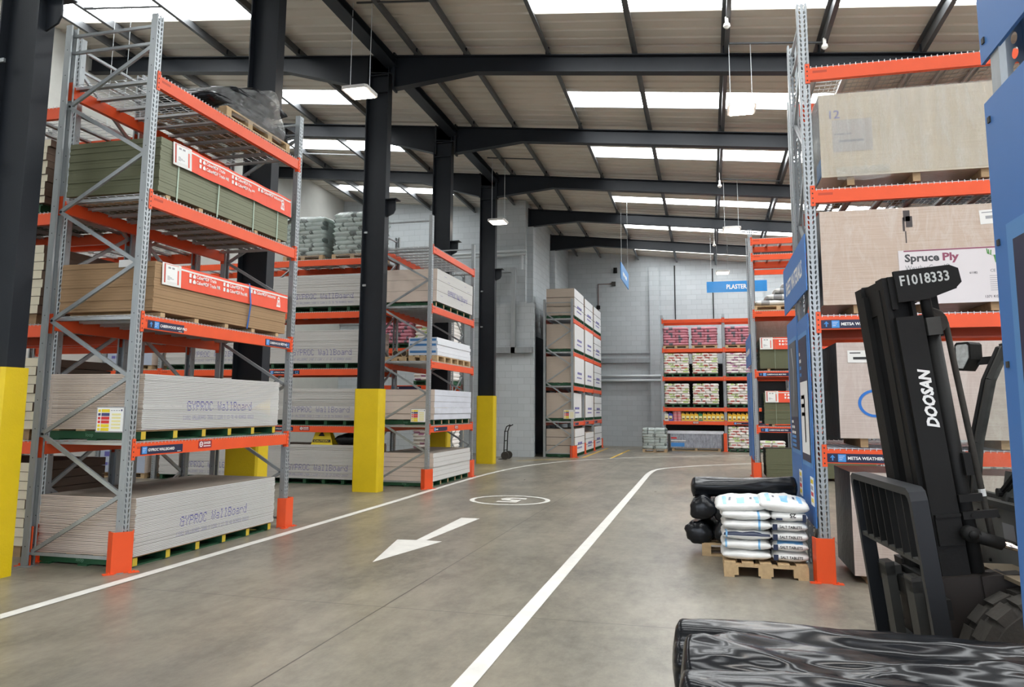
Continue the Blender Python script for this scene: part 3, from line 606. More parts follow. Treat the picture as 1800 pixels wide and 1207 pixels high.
# blue end boards, parts of their racks
def panel(parent, x, y0, y1, z0, z1, name='end_board', t=.012, slope=None):
    """board on the -X end of a rack, in world coordinates"""
    M = parent_inv(parent); b = MB(M); b.solid(x-t, x, y0, y1, z0, z1)
    return b, M
def parent_inv(p): return (Matrix.Translation(p.location) @ Matrix.Rotation(p.rotation_euler.z, 4, 'Z')).inverted()
def end_board(p, x, y0, y1, z0, z1, text=None, th=.2):
    b = MB(parent_inv(p)); b.solid(x-.012, x, y0, y1, z0, z1)
    if text: b.text(text, (x-.0135, (y0+y1)/2, (z0+z1)/2-th/2), (0, -1, 0), Z_, th, 1, w=(y1-y0)*.74, ctr=True, bold=.03)
    return b.build('end_board', [BLUEP, WHITET], p)
def poster(board, x, y0, y1, z0, z1, kind):
    b = MB(board.parent and parent_inv(board.parent)); O = Vector((x, y1, z0)); w = y1-y0; h = z1-z0; U = (0, -1, 0)
    b.solid(x-.004, x+.012, y0-.05, y1+.05, z0-.05, z1+.05, 3); b.solid(x-.008, x, y0, y1, z0, z1, 0)
    O = O+Vector((-.0095, 0, 0))
    def R(a, c, e, f, m): b.rect(O, U, Z_, a*w, c*w, e*h, f*h, m)
    if kind == 0:
        R(.06, .94, .06, .64, 1)
        for k, (t, m) in enumerate((('~', 1), ('~~', 1), ('~~', 2), ('~~', 2))): b.text(t, O+Vector((0, -w*.10, h*(.86-.058*k))), U, Z_, h*.035, m, bold=.03)
        for k in range(3): R(.12, .55, .50-.07*k, .53-.07*k, 4)
        R(.45, .58, .15, .5, 4)
    else:
        R(0, 1, .30, 1, 5); b.add([O+Vector((-.001, -w*p, h*q)) for p, q in ((.35, .95), (.45, .95), (.62, .75), (.55, .5), (.45, .35), (.52, .55), (.55, .75))], [(0, 1, 2, 3, 4, 5, 6)], 6)
        for k, t in enumerate(('~', '~~', '~~')): b.text(t, O+Vector((0, -w*.08, h*(.24-.05*k))), U, Z_, h*.03, 1, w=w*(.3+.13*k), bold=.03)
        for k in range(3): R(.08, .62, .02+.04*k, .045+.04*k, 2)
    return b.build('poster', [NAVY, WHITET, BLUEL, mat('mid_blue_frame', (.09, .26, .55), .5, var=0), GREYT, mat('slate_photo', (.10, .11, .13), .5, var=.5, scale=(2, 2, 2)), mat('silver_photo', (.5, .52, .54), .4, var=.2)], board)
XE = 1.02
end_board(R1, XE-.005, 8.20, 10.45, 2.86, 3.44, 'SHEET MATERIALS', .17)
e1 = end_board(R1, XE, 8.25, 9.18, .50, 2.63); e2 = end_board(R1, XE, 9.22, 10.30, .50, 2.72)
def on_board(board, fn): board_parent = board.parent; return fn
def poster_on(board, *a):
    o = poster(board, *a); return o
poster_on(e1, XE-.012, 8.38, 9.08, 1.12, 2.42, 0); poster_on(e2, XE-.012, 9.34, 10.1, 1.2, 2.45, 1)
for bd, y in ((e1, 8.3), (e2, 9.28)):
    b = MB(parent_inv(R1)); b.solid(XE-.016, XE-.012, y, y+.24, .70, .98, 0)
    for k in range(4): b.rect((XE-.0168, y+.24, .70), (0, -1, 0), Z_, .03, .21, .03+.062*k, .07+.062*k, 1+k % 3)
    b.build('notice_sheet', [WHITET, HAZY, REDW, GREYT], bd)
e3 = end_board(R2, 1.065, 19.62, 20.6, .45, 2.55); e4 = end_board(R2, 1.065, 19.62, 21.8, 2.75, 3.5, '~~~', .16); e5 = end_board(R2, 1.065, 20.7, 21.7, .45, 2.6)
e6 = end_board(R0, .955, .4, 2.83, .12, 2.69); e7 = end_board(R0, .955, .4, 2.83, 2.83, 4.3)
b = MB(parent_inv(R0)); b.solid(.935, .943, .7, 2.70, .9, 2.24, 0); b.solid(.930, .936, .75, 2.64, .95, 2.18, 1); b.build('poster', [mat('mid_blue_frame', (.09, .26, .55), .5, var=0), NAVY], e6)
for y, z in ((2.79, 2.62), (2.79, 2.2), (2.79, 1.8), (2.79, 2.9)): MB(parent_inv(R0)).solid(.938, .943, y-.01, y+.01, z-.01, z+.01).build('screw', GREYM, e6 if z < 2.7 else e7)
# ------------------------------------------------------------------ boards, pallets, packs
PF = dict(G='0E1110171111 0F', Y='11110A04040404', P='1E11111E101010', R='1E11111E141211', O='0E11111111110E', C='0E11101010110E', W='1111111515150A', a='00000E010F110F', l='0C04040404040E', B='1E11111E11111E', o='00000E1111110E', r='00001619101010', d='01010D1311110F', A='0E11111F111111', L='1010101010101F', D='1E11111111111E', X='11110A040A1111', T='1F040404040404', E='1F10101E10101F', S='0F10100E01011E', I='0E04040404040E')
PF.update({'0': '0E11131519110E', '1': '040C040404040E', '2': '0E11010204081F', '3': '1F02040201110E', '4': '02060A121F0202', '5': '1F101E0101110E', '8': '0E11110E11110E', ' ': '0'*14})
def pix(text, w, h):
    """rectangles (x0,x1,y0,y1) of dot-matrix lettering w wide and h high"""
    r = []; px = w/(len(text)*6-1); py = h/7
    for i, ch in enumerate(text):
        hx = PF[ch].replace(' ', '')
        for row in range(7):
            bits = int(hx[2*row:2*row+2], 16); c = 0
            while c < 5:
                if bits >> (4-c) & 1:
                    e = c
                    while e < 5 and bits >> (4-e) & 1: e += 1
                    r.append(((i*6+c)*px, (i*6+e)*px, (6-row)*py+.1*py, (7-row)*py-.1*py)); c = e
                c += 1
    return r
def m_sheet(l, w, t, mi, mats, name):
    b = MB(); b.box(-l/2, l/2, -w/2, w/2, 0, t, mi); return mesh_of(b, name, mats)
rnd = random.Random(7)
def sheets(n, cx, cy, z, l, w, t, rz, name, label, group, mats, mi, cat, text=None, jit=.006, gap=.0012, tpos=(.27, 0), tw=(1.28, 1.40), tz=(.34, .17)):
    """a pile of sheets, long side along local x, face with the lettering towards local -y"""
    M0 = Matrix.Rotation(rz, 4, 'Z'); H = n*(t+gap); out = []
    rects = []
    if text:
        x0 = -l/2+tpos[0]*l; h1 = H*.185
        rects = [(x0+a, x0+b_, H*tz[0]+c, H*tz[0]+d, 0) for a, b_, c, d in pix(text[0], tw[0], h1)]
        rects += [(x0-.06+a, x0-.06+b_, H*tz[1]+c, H*tz[1]+d, 1) for a, b_, c, d in pix(text[1], tw[1], H*.075)]
    me = shared((name, l, w, t), lambda: m_sheet(l, w, t, mi, mats, name))
    for k in range(n):
        zb = k*(t+gap); j = Vector((rnd.uniform(-jit, jit)*1.6, rnd.uniform(-jit, jit), 0))
        o = put(name, me, None, Vector((cx, cy, z+zb))+M0 @ j, (0, 0, rz)); tag(o, label, cat, group); out.append(o)
        b = MB()
        for a, b_, c, d, m in rects:
            lo, hi = max(c-zb, .0008), min(d-zb, t-.0008)
            if hi-lo > .0005: b.add([(a, -w/2-.0008, lo), (b_, -w/2-.0008, lo), (b_, -w/2-.0008, hi), (a, -w/2-.0008, hi)], [(0, 1, 2, 3)], m)
        if b.f: b.build('printed_lettering', [INK, INKB], o)
    return out, H
GM = [PAPER, GYPEND, GYPTOP]; GI = (1, 1, 0, 0, 2, 2)
def loop_pallet(cx, cy, z, l, w, rz, label, group, n=6, ends=GREENP, h=.115):
    t = empty('pallet', (cx, cy, z), rz); tag(t, label, 'pallet', group)
    for i in range(n):
        x = -l/2+.05+(l-.1)*i/(n-1)
        b = MB(); b.box(x-.035, x+.035, -w/2, w/2, .016, h-.018, (0, 0, 1, 1, 0, 0)); b.build('stringer', [GREENP, ends], t)
    for i in range(4): yy = -w/2+.07+(w-.14)*i/3; MB().box(-l/2, l/2, yy-.06, yy+.06, h-.018, h, (1 if ends is YELP else 0)).build('deck_board', [GREENP, WOOD], t)
    for i in range(3): yy = -w/2+.1+(w-.2)*i/2; MB().box(-l/2-.02, l/2+.02, yy-.06, yy+.06, 0, .016).build('bottom_board', GREENP, t)
    MB().text('loop', (-l/2-.001, .10, .04), (0, -1, 0), Z_, .04, 0, bold=.02).build('stencilled_word', mat('pale_green_stencil', (.10, .22, .14), .7, var=0), t)
    return t
def wood_pallet(cx, cy, z, l, w, rz, label, group=None, m=None, h=.144, cols=3):
    m = m or WOOD; t = empty('pallet', (cx, cy, z), rz); tag(t, label, 'pallet', group)
    for i in range(cols):
        x = -l/2+.05+(l-.1)*i/(cols-1)
        for y in (-w/2+.07, 0, w/2-.07): MB().solid(x-.05, x+.05, y-.07, y+.07, .02, h-.044).build('block', m, t)
        MB().solid(x-.05, x+.05, -w/2, w/2, h-.044, h-.022).build('cross_board', m, t)
    for y in (-w/2+.05, 0, w/2-.05): MB().solid(-l/2, l/2, y-.05, y+.05, 0, .02).build('bottom_board', m, t)
    for i in range(5): y = -w/2+.06+(w-.12)*i/4; MB().solid(-l/2, l/2, y-.055, y+.055, h-.022, h).build('deck_board', m, t)
    return t
def bearers(cx, cy, z, l, w, rz, label, n=5, m=None, h=.05):
    M0 = Matrix.Rotation(rz, 4, 'Z')
    for i in range(n):
        x = -l/2+.18+(l-.36)*i/(n-1); p = Vector((cx, cy, z))+M0 @ Vector((x, 0, 0))
        tag(MB().solid(-.035, .035, -w/2+.01, w/2-.01, 0, h).build('timber_bearer', m or WOOD, None, p, (0, 0, rz)), label, 'bearer', label)
T1 = ('GYPROC WallBoard', '11082 WALLBOARD 3000 X 1200 X 15 TE 40 BOARDS 00028')
T2 = ('GYPROC WallBoard', '11280 WALLBOARD 2400 X 1200 X 15 SE 50 BOARDS 00002')
# nearest left rack: plasterboard below, MDF above (local -y of a sheet turns to +X)
def l1(z, lab, zp, **k):
    loop_pallet(-6.335, 8.24, zp, 2.62, 1.16, R90, 'dark green pallet with yellow ends under the '+lab, None, ends=YELP)
    return sheets(36, -6.335, 8.24, z, 2.64, 1.2, .0128, R90, 'plasterboard_sheet', 'grey-edged plasterboard sheet in the '+lab, lab, GM, GI, 'plasterboard', T1, gap=.0036, **k)
l1(.117, 'floor-level plasterboard stack of the nearest left rack', 0.0, jit=.005)
l1(1.40, 'second-level plasterboard stack of the nearest left rack', 1.284, jit=.004)
sheets(18, -6.30, 8.25, 2.66, 2.66, 1.2, .0285, R90, 'mdf_sheet', 'brown MDF sheet in the third-level stack of the nearest left rack', 'brown MDF stack', [MDF], (0,)*6, 'MDF sheet', jit=.003)
bearers(-6.30, 8.25, 2.605, 2.66, 1.2, R90, 'pale timber bearer under the brown MDF stack')
sheets(20, -6.33, 8.25, 3.97, 2.66, 1.2, .0295, R90, 'green_mdf_sheet', 'olive green MDF sheet in the fourth-level stack of the nearest left rack', 'olive MDF stack on the nearest left rack', [MDFG, MDFGS], (0, 0, 1, 1, 0, 0), 'MDF sheet', jit=.003)
bearers(-6.33, 8.25, 3.915, 2.66, 1.2, R90, 'pale timber bearer under the olive MDF stack')
def banner(loc, rz, l, h, sag, label, short=False):
    """folded card banner hung over a stack edge, with its printing; local x along the stack, -y outwards"""
    t = empty('card_banner', loc, rz); tag(t, label, 'banner'); n = 28; b = MB(); O = lambda x, z, e=0: (x, -.006-.05*max(0, -z)*sag-e-.012*sag*math.sin(x*5.0)**2, z)
    def patch(x0, x1, z0, z1, m, e): 
        k = max(1, int((x1-x0)/.08))
        for i in range(k):
            a, c = x0+(x1-x0)*i/k, x0+(x1-x0)*(i+1)/k; b.add([O(a, z0, e), O(c, z0, e), O(c, z1, e), O(a, z1, e)], [(0, 1, 2, 3)], m)
    for i in range(4): patch(0, l, -h+h*i/4, -h+h*(i+1)/4, 0, 0)
    b.add([(0, -.006, 0), (l, -.006, 0), (l, .25, .012), (0, .25, .012)], [(0, 1, 2, 3)], 0)
    patch(.30, l, -.045, -.025, 1, .001); patch(0, .30, -h, 0, 1, .0008)
    b.build('card', [RED, CARDW], t); b = MB()
    for a, c, e, f in ((.03, .05, .04, .9), (.03, .05, .04, .9), (.24, .26, .25, .9), (.03, .26, .04, .06)): patch(a, c, -h*f, -h*e, 0, .002)
    patch(.06, .23, -h*.82, -h*.10, 1, .0022)
    for k, (a, c) in enumerate(((.09, .13), (.15, .19))): patch(a, c, -h*.24, -h*.16, 2, .003)
    for k in range(4): patch(.08, .12+.03*(k % 3), -h*(.60+.05*k), -h*(.575+.05*k), 2, .003)
    b.build('data_sheet', [RED, WHITET, GREYT], t); b = MB()
    def line(x, z, s, w):
        e = O(x, z)[1]-.004
        b.rect((x, e, z), X_, Z_, 0, .038, 0, .045, 0); b.rect((x, e, z), X_, Z_, .065, .115, .0, .026, 0); b.add([(x+.065, e, z+.026), (x+.115, e, z+.026), (x+.09, e, z+.05)], [(0, 1, 2)], 0)
        b.text(s, (x+.13, e, z+.004), X_, Z_, .042, 0, w=w, bold=.02)
    z1, z2 = -h*.40, -h*.66
    line(.44, z1, 'CaberMDF Trade', .37); line(.44, z2, 'CaberMDF Trade MR', .45)
    if not short:
        line(1.08, z1, 'CaberMDF Pro', .30); line(1.08, z2, 'CaberMDF Pro MR', .38); line(1.66, z1, 'CaberMDF Industrial', .46)
        e = O(l-.28, -h*.5)[1]-.004; x = l-.3
        b.add([(x, e, -h*.80), (x+.10, e, -h*.80), (x+.08, e, -h*.42), (x+.02, e, -h*.42)], [(0, 1, 2, 3)], 0)
        for k in range(10):
            a0, a1 = math.pi*k/10, math.pi*(k+1)/10; b.add([(x+.05+r*math.cos(a), e, -h*.42+r*1.6*math.sin(a)) for r, a in ((.016, a0), (.03, a0), (.03, a1), (.016, a1))], [(0, 1, 2, 3)], 0)
        b.text('16', (x+.05, e-.001, -h*.70), X_, Z_, .05, 1, ctr=True, bold=.03)
    b.build('printed_lettering', [WHITET, RED], t)
    return t
banner((-5.698, 7.02, 3.204), R90, 2.58, .245, .7, 'red card banner folded over the brown MDF stack')
banner((-5.725, 7.10, 4.589), R90, 2.52, .26, 1.2, 'red card banner hanging over the olive MDF stack')
def strap(pts, m, label, w=.022, up=X_):
    b = MB()
    for p, q in zip(pts, pts[1:]): b.bar(p, q, .003, w, 0, (0, 1, 0))
    return tag(b.build('binding_strap', m), label, 'strap')
for i, y in enumerate((7.22, 7.95, 8.72, 9.30)):
    strap([(-6.94, y, 3.93), (-6.94, y, 4.596), (-5.717, y, 4.596), (-5.708, y, 4.33), (-5.717, y, 3.93)] if i in (1,) else [(-6.94, y, 3.93), (-6.94, y, 4.596), (-5.722, y, 4.596), (-5.722, y, 3.93)], STRAPG, 'pale green strap on the olive MDF stack, %s from the near end' % ('first', 'second', 'third', 'fourth')[i])
strap([(-6.91, 8.66, 2.64), (-6.91, 8.66, 3.222), (-5.69, 8.66, 3.222), (-5.655, 8.66, 2.96), (-5.69, 8.655, 2.64)], STRAPB, 'blue strap round the brown MDF stack', .03)
tag(MB().solid(-.09, .09, -.012, 0, -.05, .03).build('torn_label', CARDW, None, (-6.05, 6.905, 3.185)), 'torn pale paper label on the end of the brown MDF stack', 'label')

# the rack facing the camera
def lb(bay, lev, n, label, l=2.36, text=T2, tpos=(.235, 0)):
    x = -15.15+.1+2.72*bay+1.31; z = (0, 1.24, 2.48, 3.74)[lev]; y = 15.4+.55
    loop_pallet(x, y, z+(.014 if lev else 0), l, 1.1, 0, 'dark green pallet under the '+label, None)
    sheets(n, x, y, z+.117+(.014 if lev else 0), l, 1.16, .0162, 0, 'plasterboard_sheet', 'grey plasterboard sheet in the '+label, label, GM, GI, 'plasterboard', text, jit=.006, gap=.0028, tpos=tpos, tw=(1.43, 1.5), tz=(.24, .08))
lvn = ('floor-level', 'second-level', 'third-level', 'fourth-level')
for lev, n in ((0, 38), (1, 36), (2, 38), (3, 36)): lb(2, lev, n, lvn[lev]+' plasterboard stack of the rack facing the camera')
for lev, n in ((0, 38), (2, 36)): lb(1, lev, n, lvn[lev]+' plasterboard stack seen through the nearest left rack', tpos=(.275, 0))
for lev in (0, 2):
    x = -13.4; z = (0, 1.24, 2.48)[lev]
    p = empty('board_pack', (x+.2, 15.95, z+.12)); MB().box(-.62, .62, -.58, .58, 0, .62, (1, 1, 0, 0, 1, 1)).build('boards', [BLUISH, GYPEND], p)
    MB().text('~', (-.5, -.582, .36), X_, Z_, .14, 0, bold=.03).text('~~', (-.5, -.582, .16), X_, Z_, .08, 0).build('printed_lettering', INK, p)
    wood_pallet(x+.2, 15.95, z+.0 if not lev else z+.014, 1.2, 1.1, 0, 'pallet under the %s bluish board pack' % lvn[lev], h=.12)
    tag(p, 'bluish board pack on the %s of the rack seen between the left rack uprights' % ('floor' if lev == 0 else 'third level'), 'board pack')
# insulation boards, left edge
for lev, (z0, n, t, inset) in enumerate(((.0, 9, .098, .0), (1.25, 8, .098, .02), (2.55, 8, .098, .06), (3.85, 9, .083, .12))):
    z = z0+(.014 if lev else 0); lab = lvn[lev]+' cream insulation stack at the left edge'
    (loop_pallet if lev == 3 else wood_pallet)(-8.5-inset, 7.64, z, 2.3, 1.04, 0, 'pallet under the '+lab, None, **({} if lev == 3 else {'m': WOODD, 'h': .12}))
    sheets(n, -8.5-inset, 7.64, z+.122, 2.44, 1.12, t-.004, 0, 'insulation_board', 'thick cream insulation board in the '+lab, lab, [INSUL, INSUE], (1, 1, 0, 0, 1, 1), 'insulation board', jit=.012, gap=.006)
for x, y, z, l in ((-7.62, 7.072, .42, 'small white label on the floor-level cream insulation stack'), (-7.50, 7.072, 1.55, 'small white label on the second-level cream insulation stack')):
    tag(MB().solid(-.09, .09, -.004, 0, 0, .14).text('~', (0, -.005, .08), X_, Z_, .035, 1, ctr=True).build('paper_label', [CARDW, BLACKT], None, (x, y-.022, z)), l, 'label')
# second left rack: banded plasterboard
def l2(z, rows, th, lab, x=-6.20, y=16.78, face=PAPER, l=2.6, txt=False, extra=0):
    t = empty('board_pack', (x, y, z), R90)
    for k in range(rows):
        j = rnd.uniform(-.012, .012)
        b = MB(); b.box(-l/2+j, l/2+j, -.6+j, .6, k*(th+.003), k*(th+.003)+th, (1, 1, 0, 0, 2, 2)); b.build('board_bundle', [face, GYPEND, GYPTOP], t)
    if txt:
        b = MB(); H = rows*th
        for a, c, e, f in pix('GYPROC WallBoard', 1.42, H*.18): b.add([(-.6+a, -.62, H*.30+e), (-.6+c, -.62, H*.30+e), (-.6+c, -.62, H*.30+f), (-.6+a, -.62, H*.30+f)], [(0, 1, 2, 3)])
        for k in range(9): b.rect((-1.1+.24*k, -.62, H*(.2+.13*((k*5) % 6))), X_, Z_, 0, .16, 0, .006)
        b.build('printed_lettering', INK, t)
    tag(t, lab, 'board pack'); return t
l2(.12, 6, .094, 'floor-level stack of plasterboard bundles on the second left rack, under its own rack'); loop_pallet(-6.2, 16.78, 0, 2.55, 1.14, R90, 'dark green pallet under the floor-level bundles of the second left rack', None, ends=WOODD)
l2(1.40, 5, .125, 'plasterboard bundles with bluish faded edges at the second level of the second left rack', face=mat('mottled_blue_paper', (.58, .60, .66), .7, var=.14, scale=(1.6, 1.6, 5))); loop_pallet(-6.2, 16.78, 1.284, 2.55, 1.14, R90, 'dark green pallet at the second level of the second left rack', None, ends=WOODD)
l2(3.93, 3, .235, 'pale pack with faint lettering on the top loaded level of the second left rack', txt=True); loop_pallet(-6.2, 16.78, 3.814, 2.55, 1.14, R90, 'dark green pallet at the fourth level of the second left rack', None, ends=WOODD)
ip = empty('insulation_pack', (-5.95, 16.85, 2.78), R90)
for k in range(5): MB().box(-1.2, 1.2, -.33+rnd.uniform(-.01, .01), .33, k*.078, k*.078+.074, (1, 1, 0, 0, 0, 0)).build('panel', [mat('bright_white_panel', (.74, .76, .80), .5, var=.03), mat('blue_white_end', (.60, .66, .74), .5, var=0), ], ip)
for z in (.05, .20, .31): MB().solid(-1.204, -1.2, -.3, .3, z, z+.05).build('blue_print', mat('blue_print_stripe', (.06, .20, .45), .5, var=0), ip)
tag(ip, 'bright white panel pack with blue stripes on the third level of the second left rack', 'insulation pack')
wood_pallet(-5.95, 16.85, 2.634, 2.4, .66, R90, 'wooden pallet under the bright white panel pack', cols=6); wood_pallet(-6.55, 15.9, 2.634, .8, .5, R90, 'wooden pallet beside the white panel pack', h=.11)
for i, (x, y) in enumerate(((-6.43, 15.75), (-6.63, 15.75))):
    tag(MB().tube([(0, 0, 0), (0, .7, 0)], .075, 16).tube([(0, -.002, 0), (0, 0, 0)], .06, 16, 1).build('cardboard_tube', [TUBE, mat('tube_bore_shade', (.05, .035, .025), .9, var=0)], None, (x, y, 2.83), ), 'cardboard tube lying on the third level of the second left rack, %s of two' % ('right', 'left')[i], 'tube')  # dark disc painted on the closed end stands in for the shaded bore
# far left rack: tall wrapped packs
PW = mat('white_pack_sleeve', (.74, .74, .74), .5, var=.04, scale=(2, 2, 2)); BX = mat('buff_board_edges', (.52, .44, .36), .8, var=.08, scale=(2, 2, 60))
hs = ((.87, .66, .84), (.90, .86, .84), (.94, .92, .90), (.90, .93, .90), (.98, .95, .96))
for lev, z in enumerate((0, 1.2, 2.42, 3.60, 4.77)):
    for i in range(3):
        h = hs[lev][i]-.03; y = 27.45+2.4*i; zz = z+(.014 if lev else 0)
        dx = .0 if (lev, i) != (1, 0) else .1
        t = empty('board_pack', (-4.93-dx*.5, y, zz+.115), R90); wx = 1.0-dx
        b = MB(); b.box(-1.05, 1.05, -wx/2, wx/2, 0, h, (1, 1, 0, 0, 1, 1))
        if lev in (4, 0) or i == 2: 
            for k in (1, 2): b.box(-1.056, 1.056, -wx/2-.004, wx/2, h*k/3-.008, h*k/3+.008, 2)
        b.build('wrapped_boards', [PW, BX, GREYM], t)
        MB().text('~~~', (-.45, -wx/2-.005, h*.34), X_, Z_, .10, 0, w=1.0, bold=.0).text('~~~~', (-.55, -wx/2-.005, h*.18), X_, Z_, .06, 0, w=1.05).build('printed_lettering', INK, t)
        tag(t, 'white-wrapped board pack in the far left rack, %s bay, %s' % (('nearest', 'middle', 'farthest')[i], ('on the floor', 'second level', 'third level', 'fourth level', 'on top')[lev]), 'board pack')
        loop_pallet(-4.93, y, zz, 2.1, 1.0, R90, 'green pallet in the far left rack, %s bay, %s' % (('nearest', 'middle', 'farthest')[i], ('on the floor', 'second level', 'third level', 'fourth level', 'top level')[lev]), None, n=6)
# ------------------------------------------------------------------ bags
def m_bag(w, d, h, seed, prints=(), mats=(), nx=12, ny=8, wr=.012, sq=3.2, name='bag', pw=.42):
    """pillow bag w (x) by d (y) by h; prints: (u0,u1,top/bottom v0,v1,slot) on the -y edge band; each half a grid"""
    b = MB(); r = random.Random(seed); off = Vector((r.uniform(0, 50), r.uniform(0, 50), 0)); idx = {}; vs = []; fs = []; ms = []
    def P(i, j, s):
        u, v = -1+2*i/nx, -1+2*j/ny
        u = math.copysign(abs(u)**.8, u); v = math.copysign(abs(v)**.8, v)
        t = max(0, (1-abs(u)**sq)*(1-abs(v)**sq))**pw
        x, y = u*w/2, v*d/2; k = 1-.05*(abs(u)*abs(v))**2
        n = noise.noise(Vector((x*9, y*9, s*3))+off)*wr+noise.noise(Vector((x*25, y*25, s))+off)*wr*.5
        return (x*k+n*.5, y*k+n*.5, h/2+s*(h/2*t+n*t)-.0)
    for s in (1, -1):
        for i in range(nx+1):
            for j in range(ny+1):
                if s == -1 and (i in (0, nx) or j in (0, ny)): idx[(s, i, j)] = idx[(1, i, j)]; continue
                idx[(s, i, j)] = len(vs); vs.append(P(i, j, s))
        for i in range(nx):
            for j in range(ny):
                q = [idx[(s, i, j)], idx[(s, i+1, j)], idx[(s, i+1, j+1)], idx[(s, i, j+1)]]
                fs.append(tuple(q if s == 1 else q[::-1])); m = 0; uc, vc = (i+.5)/nx, (j+.5)/ny
                for u0, u1, v0, v1, ss, k in prints:
                    if u0 <= uc <= u1 and v0 <= vc <= v1 and ss in (0, s): m = k
                ms.append(m)
    b.v = [Vector(v) for v in vs]; b.f = fs; b.m = ms
    return mesh_of(b, name, list(mats), smooth=True)
MT = [BAGW, BAGR, BAGG, BAGP]
def bag_set(kind):
    if kind == 'rg': P = [[(.1, .42, 0, .07, -1, 1)], [(.5, .85, 0, .07, 1, 2)], [(.45, .8, 0, .07, -1, 1), (.05, .3, 0, .07, 1, 2)]]
    elif kind == 'p': P = [[(.1, .45, 0, .07, -1, 3)], [(.5, .85, 0, .07, 1, 3)], [(.55, .9, 0, .07, -1, 3)]]
    elif kind == 'pink': P = [[(.28, .42, 0, 1, 0, 1)], [(.60, .74, 0, 1, 0, 1)], [(.30, .40, 0, 1, 0, 1)]]
    elif kind == 'sage': P = [[(.82, 1, 0, .3, 0, 1)], [(0, .15, 0, .3, 0, 1)], [(.4, .5, 0, .3, 0, 1)]]
    else: P = [[], [], []]
    return P, {'rg': MT, 'p': MT, 'pink': [PINK, GREYB], 'sage': [SAGE, SAGED], 'green': [GREEN2]}[kind]
def bag_pallet(cx, cy, z, w, d, rows, rh, kind, label, pallet='g', cols=(2, 3), rz=0, wrap=False, skew=0.0):
    """a pallet of stacked bags; one bag deep, bags reach from front to back"""
    P, mats = bag_set(kind); M0 = Matrix.Rotation(rz, 4, 'Z'); ph = .115
    if pallet == 'g': loop_pallet(cx, cy, z, w, d, rz, 'dark pallet under the '+label, None, n=4)
    elif pallet == 'w': wood_pallet(cx, cy, z, w, d, rz, 'wooden pallet under the '+label, None, h=ph)
    word = {'rg': 'red-lime printed bag', 'p': 'purple-printed white bag', 'pink': 'pink bag', 'sage': 'sage grey bag', 'green': 'green plastic bag'}[kind]
    for k in range(rows):
        n = cols[k % 2]; bw = w/n
        for i in range(n):
            v = (i+k*2+k//3) % 3
            me = shared(('bag', kind, n, v, round(w, 2), d, rh), lambda: m_bag(bw*1.07, d*1.0, rh*1.3, v*7+n, P[v], mats, 14, 8, .007, 5.0, 'bag', .24))
            p = Vector((cx, cy, z+ph+k*rh))+M0 @ Vector((-w/2+bw*(i+.5)+rnd.uniform(-.012, .012)+skew*k, rnd.uniform(-.015, .015), 0))
            tag(put({'rg': 'plaster_bag', 'p': 'filler_bag'}.get(kind, kind+'_bag'), me, None, p, (0, 0, rz+rnd.uniform(-.02, .02))), word+' on the '+label.replace('pallet of white bags', 'bag pallet').replace('pallet of pink bags', 'bag pallet').replace('pallet of sage bags', 'bag pallet').replace('pallet of white and red bags', 'bag pallet').replace('pallet of purple-print bags', 'bag pallet').replace('pink bag pallet', 'bag pallet').replace('green bag pallet', 'bag pallet').replace('wrapped bag', 'bag'), 'bag', label)
    if wrap:
        H = ph+rows*rh+.03; b = MB(); n = 28; L = []
        for k in range(8):
            zz = .05+(H-.05)*k/7; sc = 1.03 if k < 7 else .93
            ring = []
            for i in range(n):
                a = 2*math.pi*i/n; ca, sa = math.cos(a), math.sin(a); q = (abs(ca)**6+abs(sa)**6)**(-1/6)
                jx = noise.noise(Vector((a*3+cx, k*1.3, cy)))*.018
                ring.append((ca*q*(w/2*sc+jx+.01)+skew*k*rows/8, sa*q*(d/2*sc+jx+.01), zz+(noise.noise(Vector((a*2, cx, 1)))*.02 if k == 7 else 0)))
            L += ring
        fs = [(k*n+i, k*n+(i+1) % n, (k+1)*n+(i+1) % n, (k+1)*n+i) for k in range(7) for i in range(n)]+[tuple(range(7*n, 8*n))]
        tag(b.add(L, fs).build('stretch_film', FILM, None, (cx, cy, z), (0, 0, rz), True), 'clear stretch film round the '+label, 'stretch film')
# back wall rack
xb = (-1.19, -.05, 1.27, 2.45)
def r3(i, z, kind, rows, rh, label, **k): bag_pallet(xb[i], 32.44, z+(.014 if z else 0), 1.0, .9, rows, rh, kind, label, **k)
pos = ('left', 'second', 'third', 'fourth')
for i in range(3):
    r3(i, 4.10, 'pink', 7, .105, 'pallet of pink bags on the back wall rack, %s along' % pos[i], pallet='w', cols=(1, 2))
    r3(i, 2.95, 'rg' if i < 2 else 'p', 8, .102, 'upper pallet of white bags on the back wall rack, %s along' % pos[i])
    r3(i, 1.72, 'rg', 8, .102, 'middle pallet of white bags on the back wall rack, %s along' % pos[i])
r3(2, 0, 'rg', 8, .106, 'floor pallet of white bags right of the foil bundle')
bag_pallet(3.6, 32.44, 1.734, 1.0, .9, 2, .10, 'rg', 'low pallet of white bags seen through the green MDF rack')
bag_pallet(2.42, 32.44, 0, 1.0, .9, 3, .10, 'rg', 'low floor pallet of white bags seen under the green MDF stack', cols=(2, 2))
bag_pallet(-2.02, 30.95, 0, .92, .75, 7, .112, 'sage', 'wrapped floor pallet of sage bags left of the foil bundle', pallet='w', cols=(2, 2), wrap=True)
MB(parent_inv(R3[0] if isinstance(R3, tuple) else R3)).solid(-1.7, 5.3, 33.06, 33.07, .1, 1.14).solid(-1.7, 5.3, 33.06, 33.07, 1.22, 3.55).build('rear_mesh_panel', mat('black_backing_mesh', (.02, .021, .024), .8, var=0), R3)
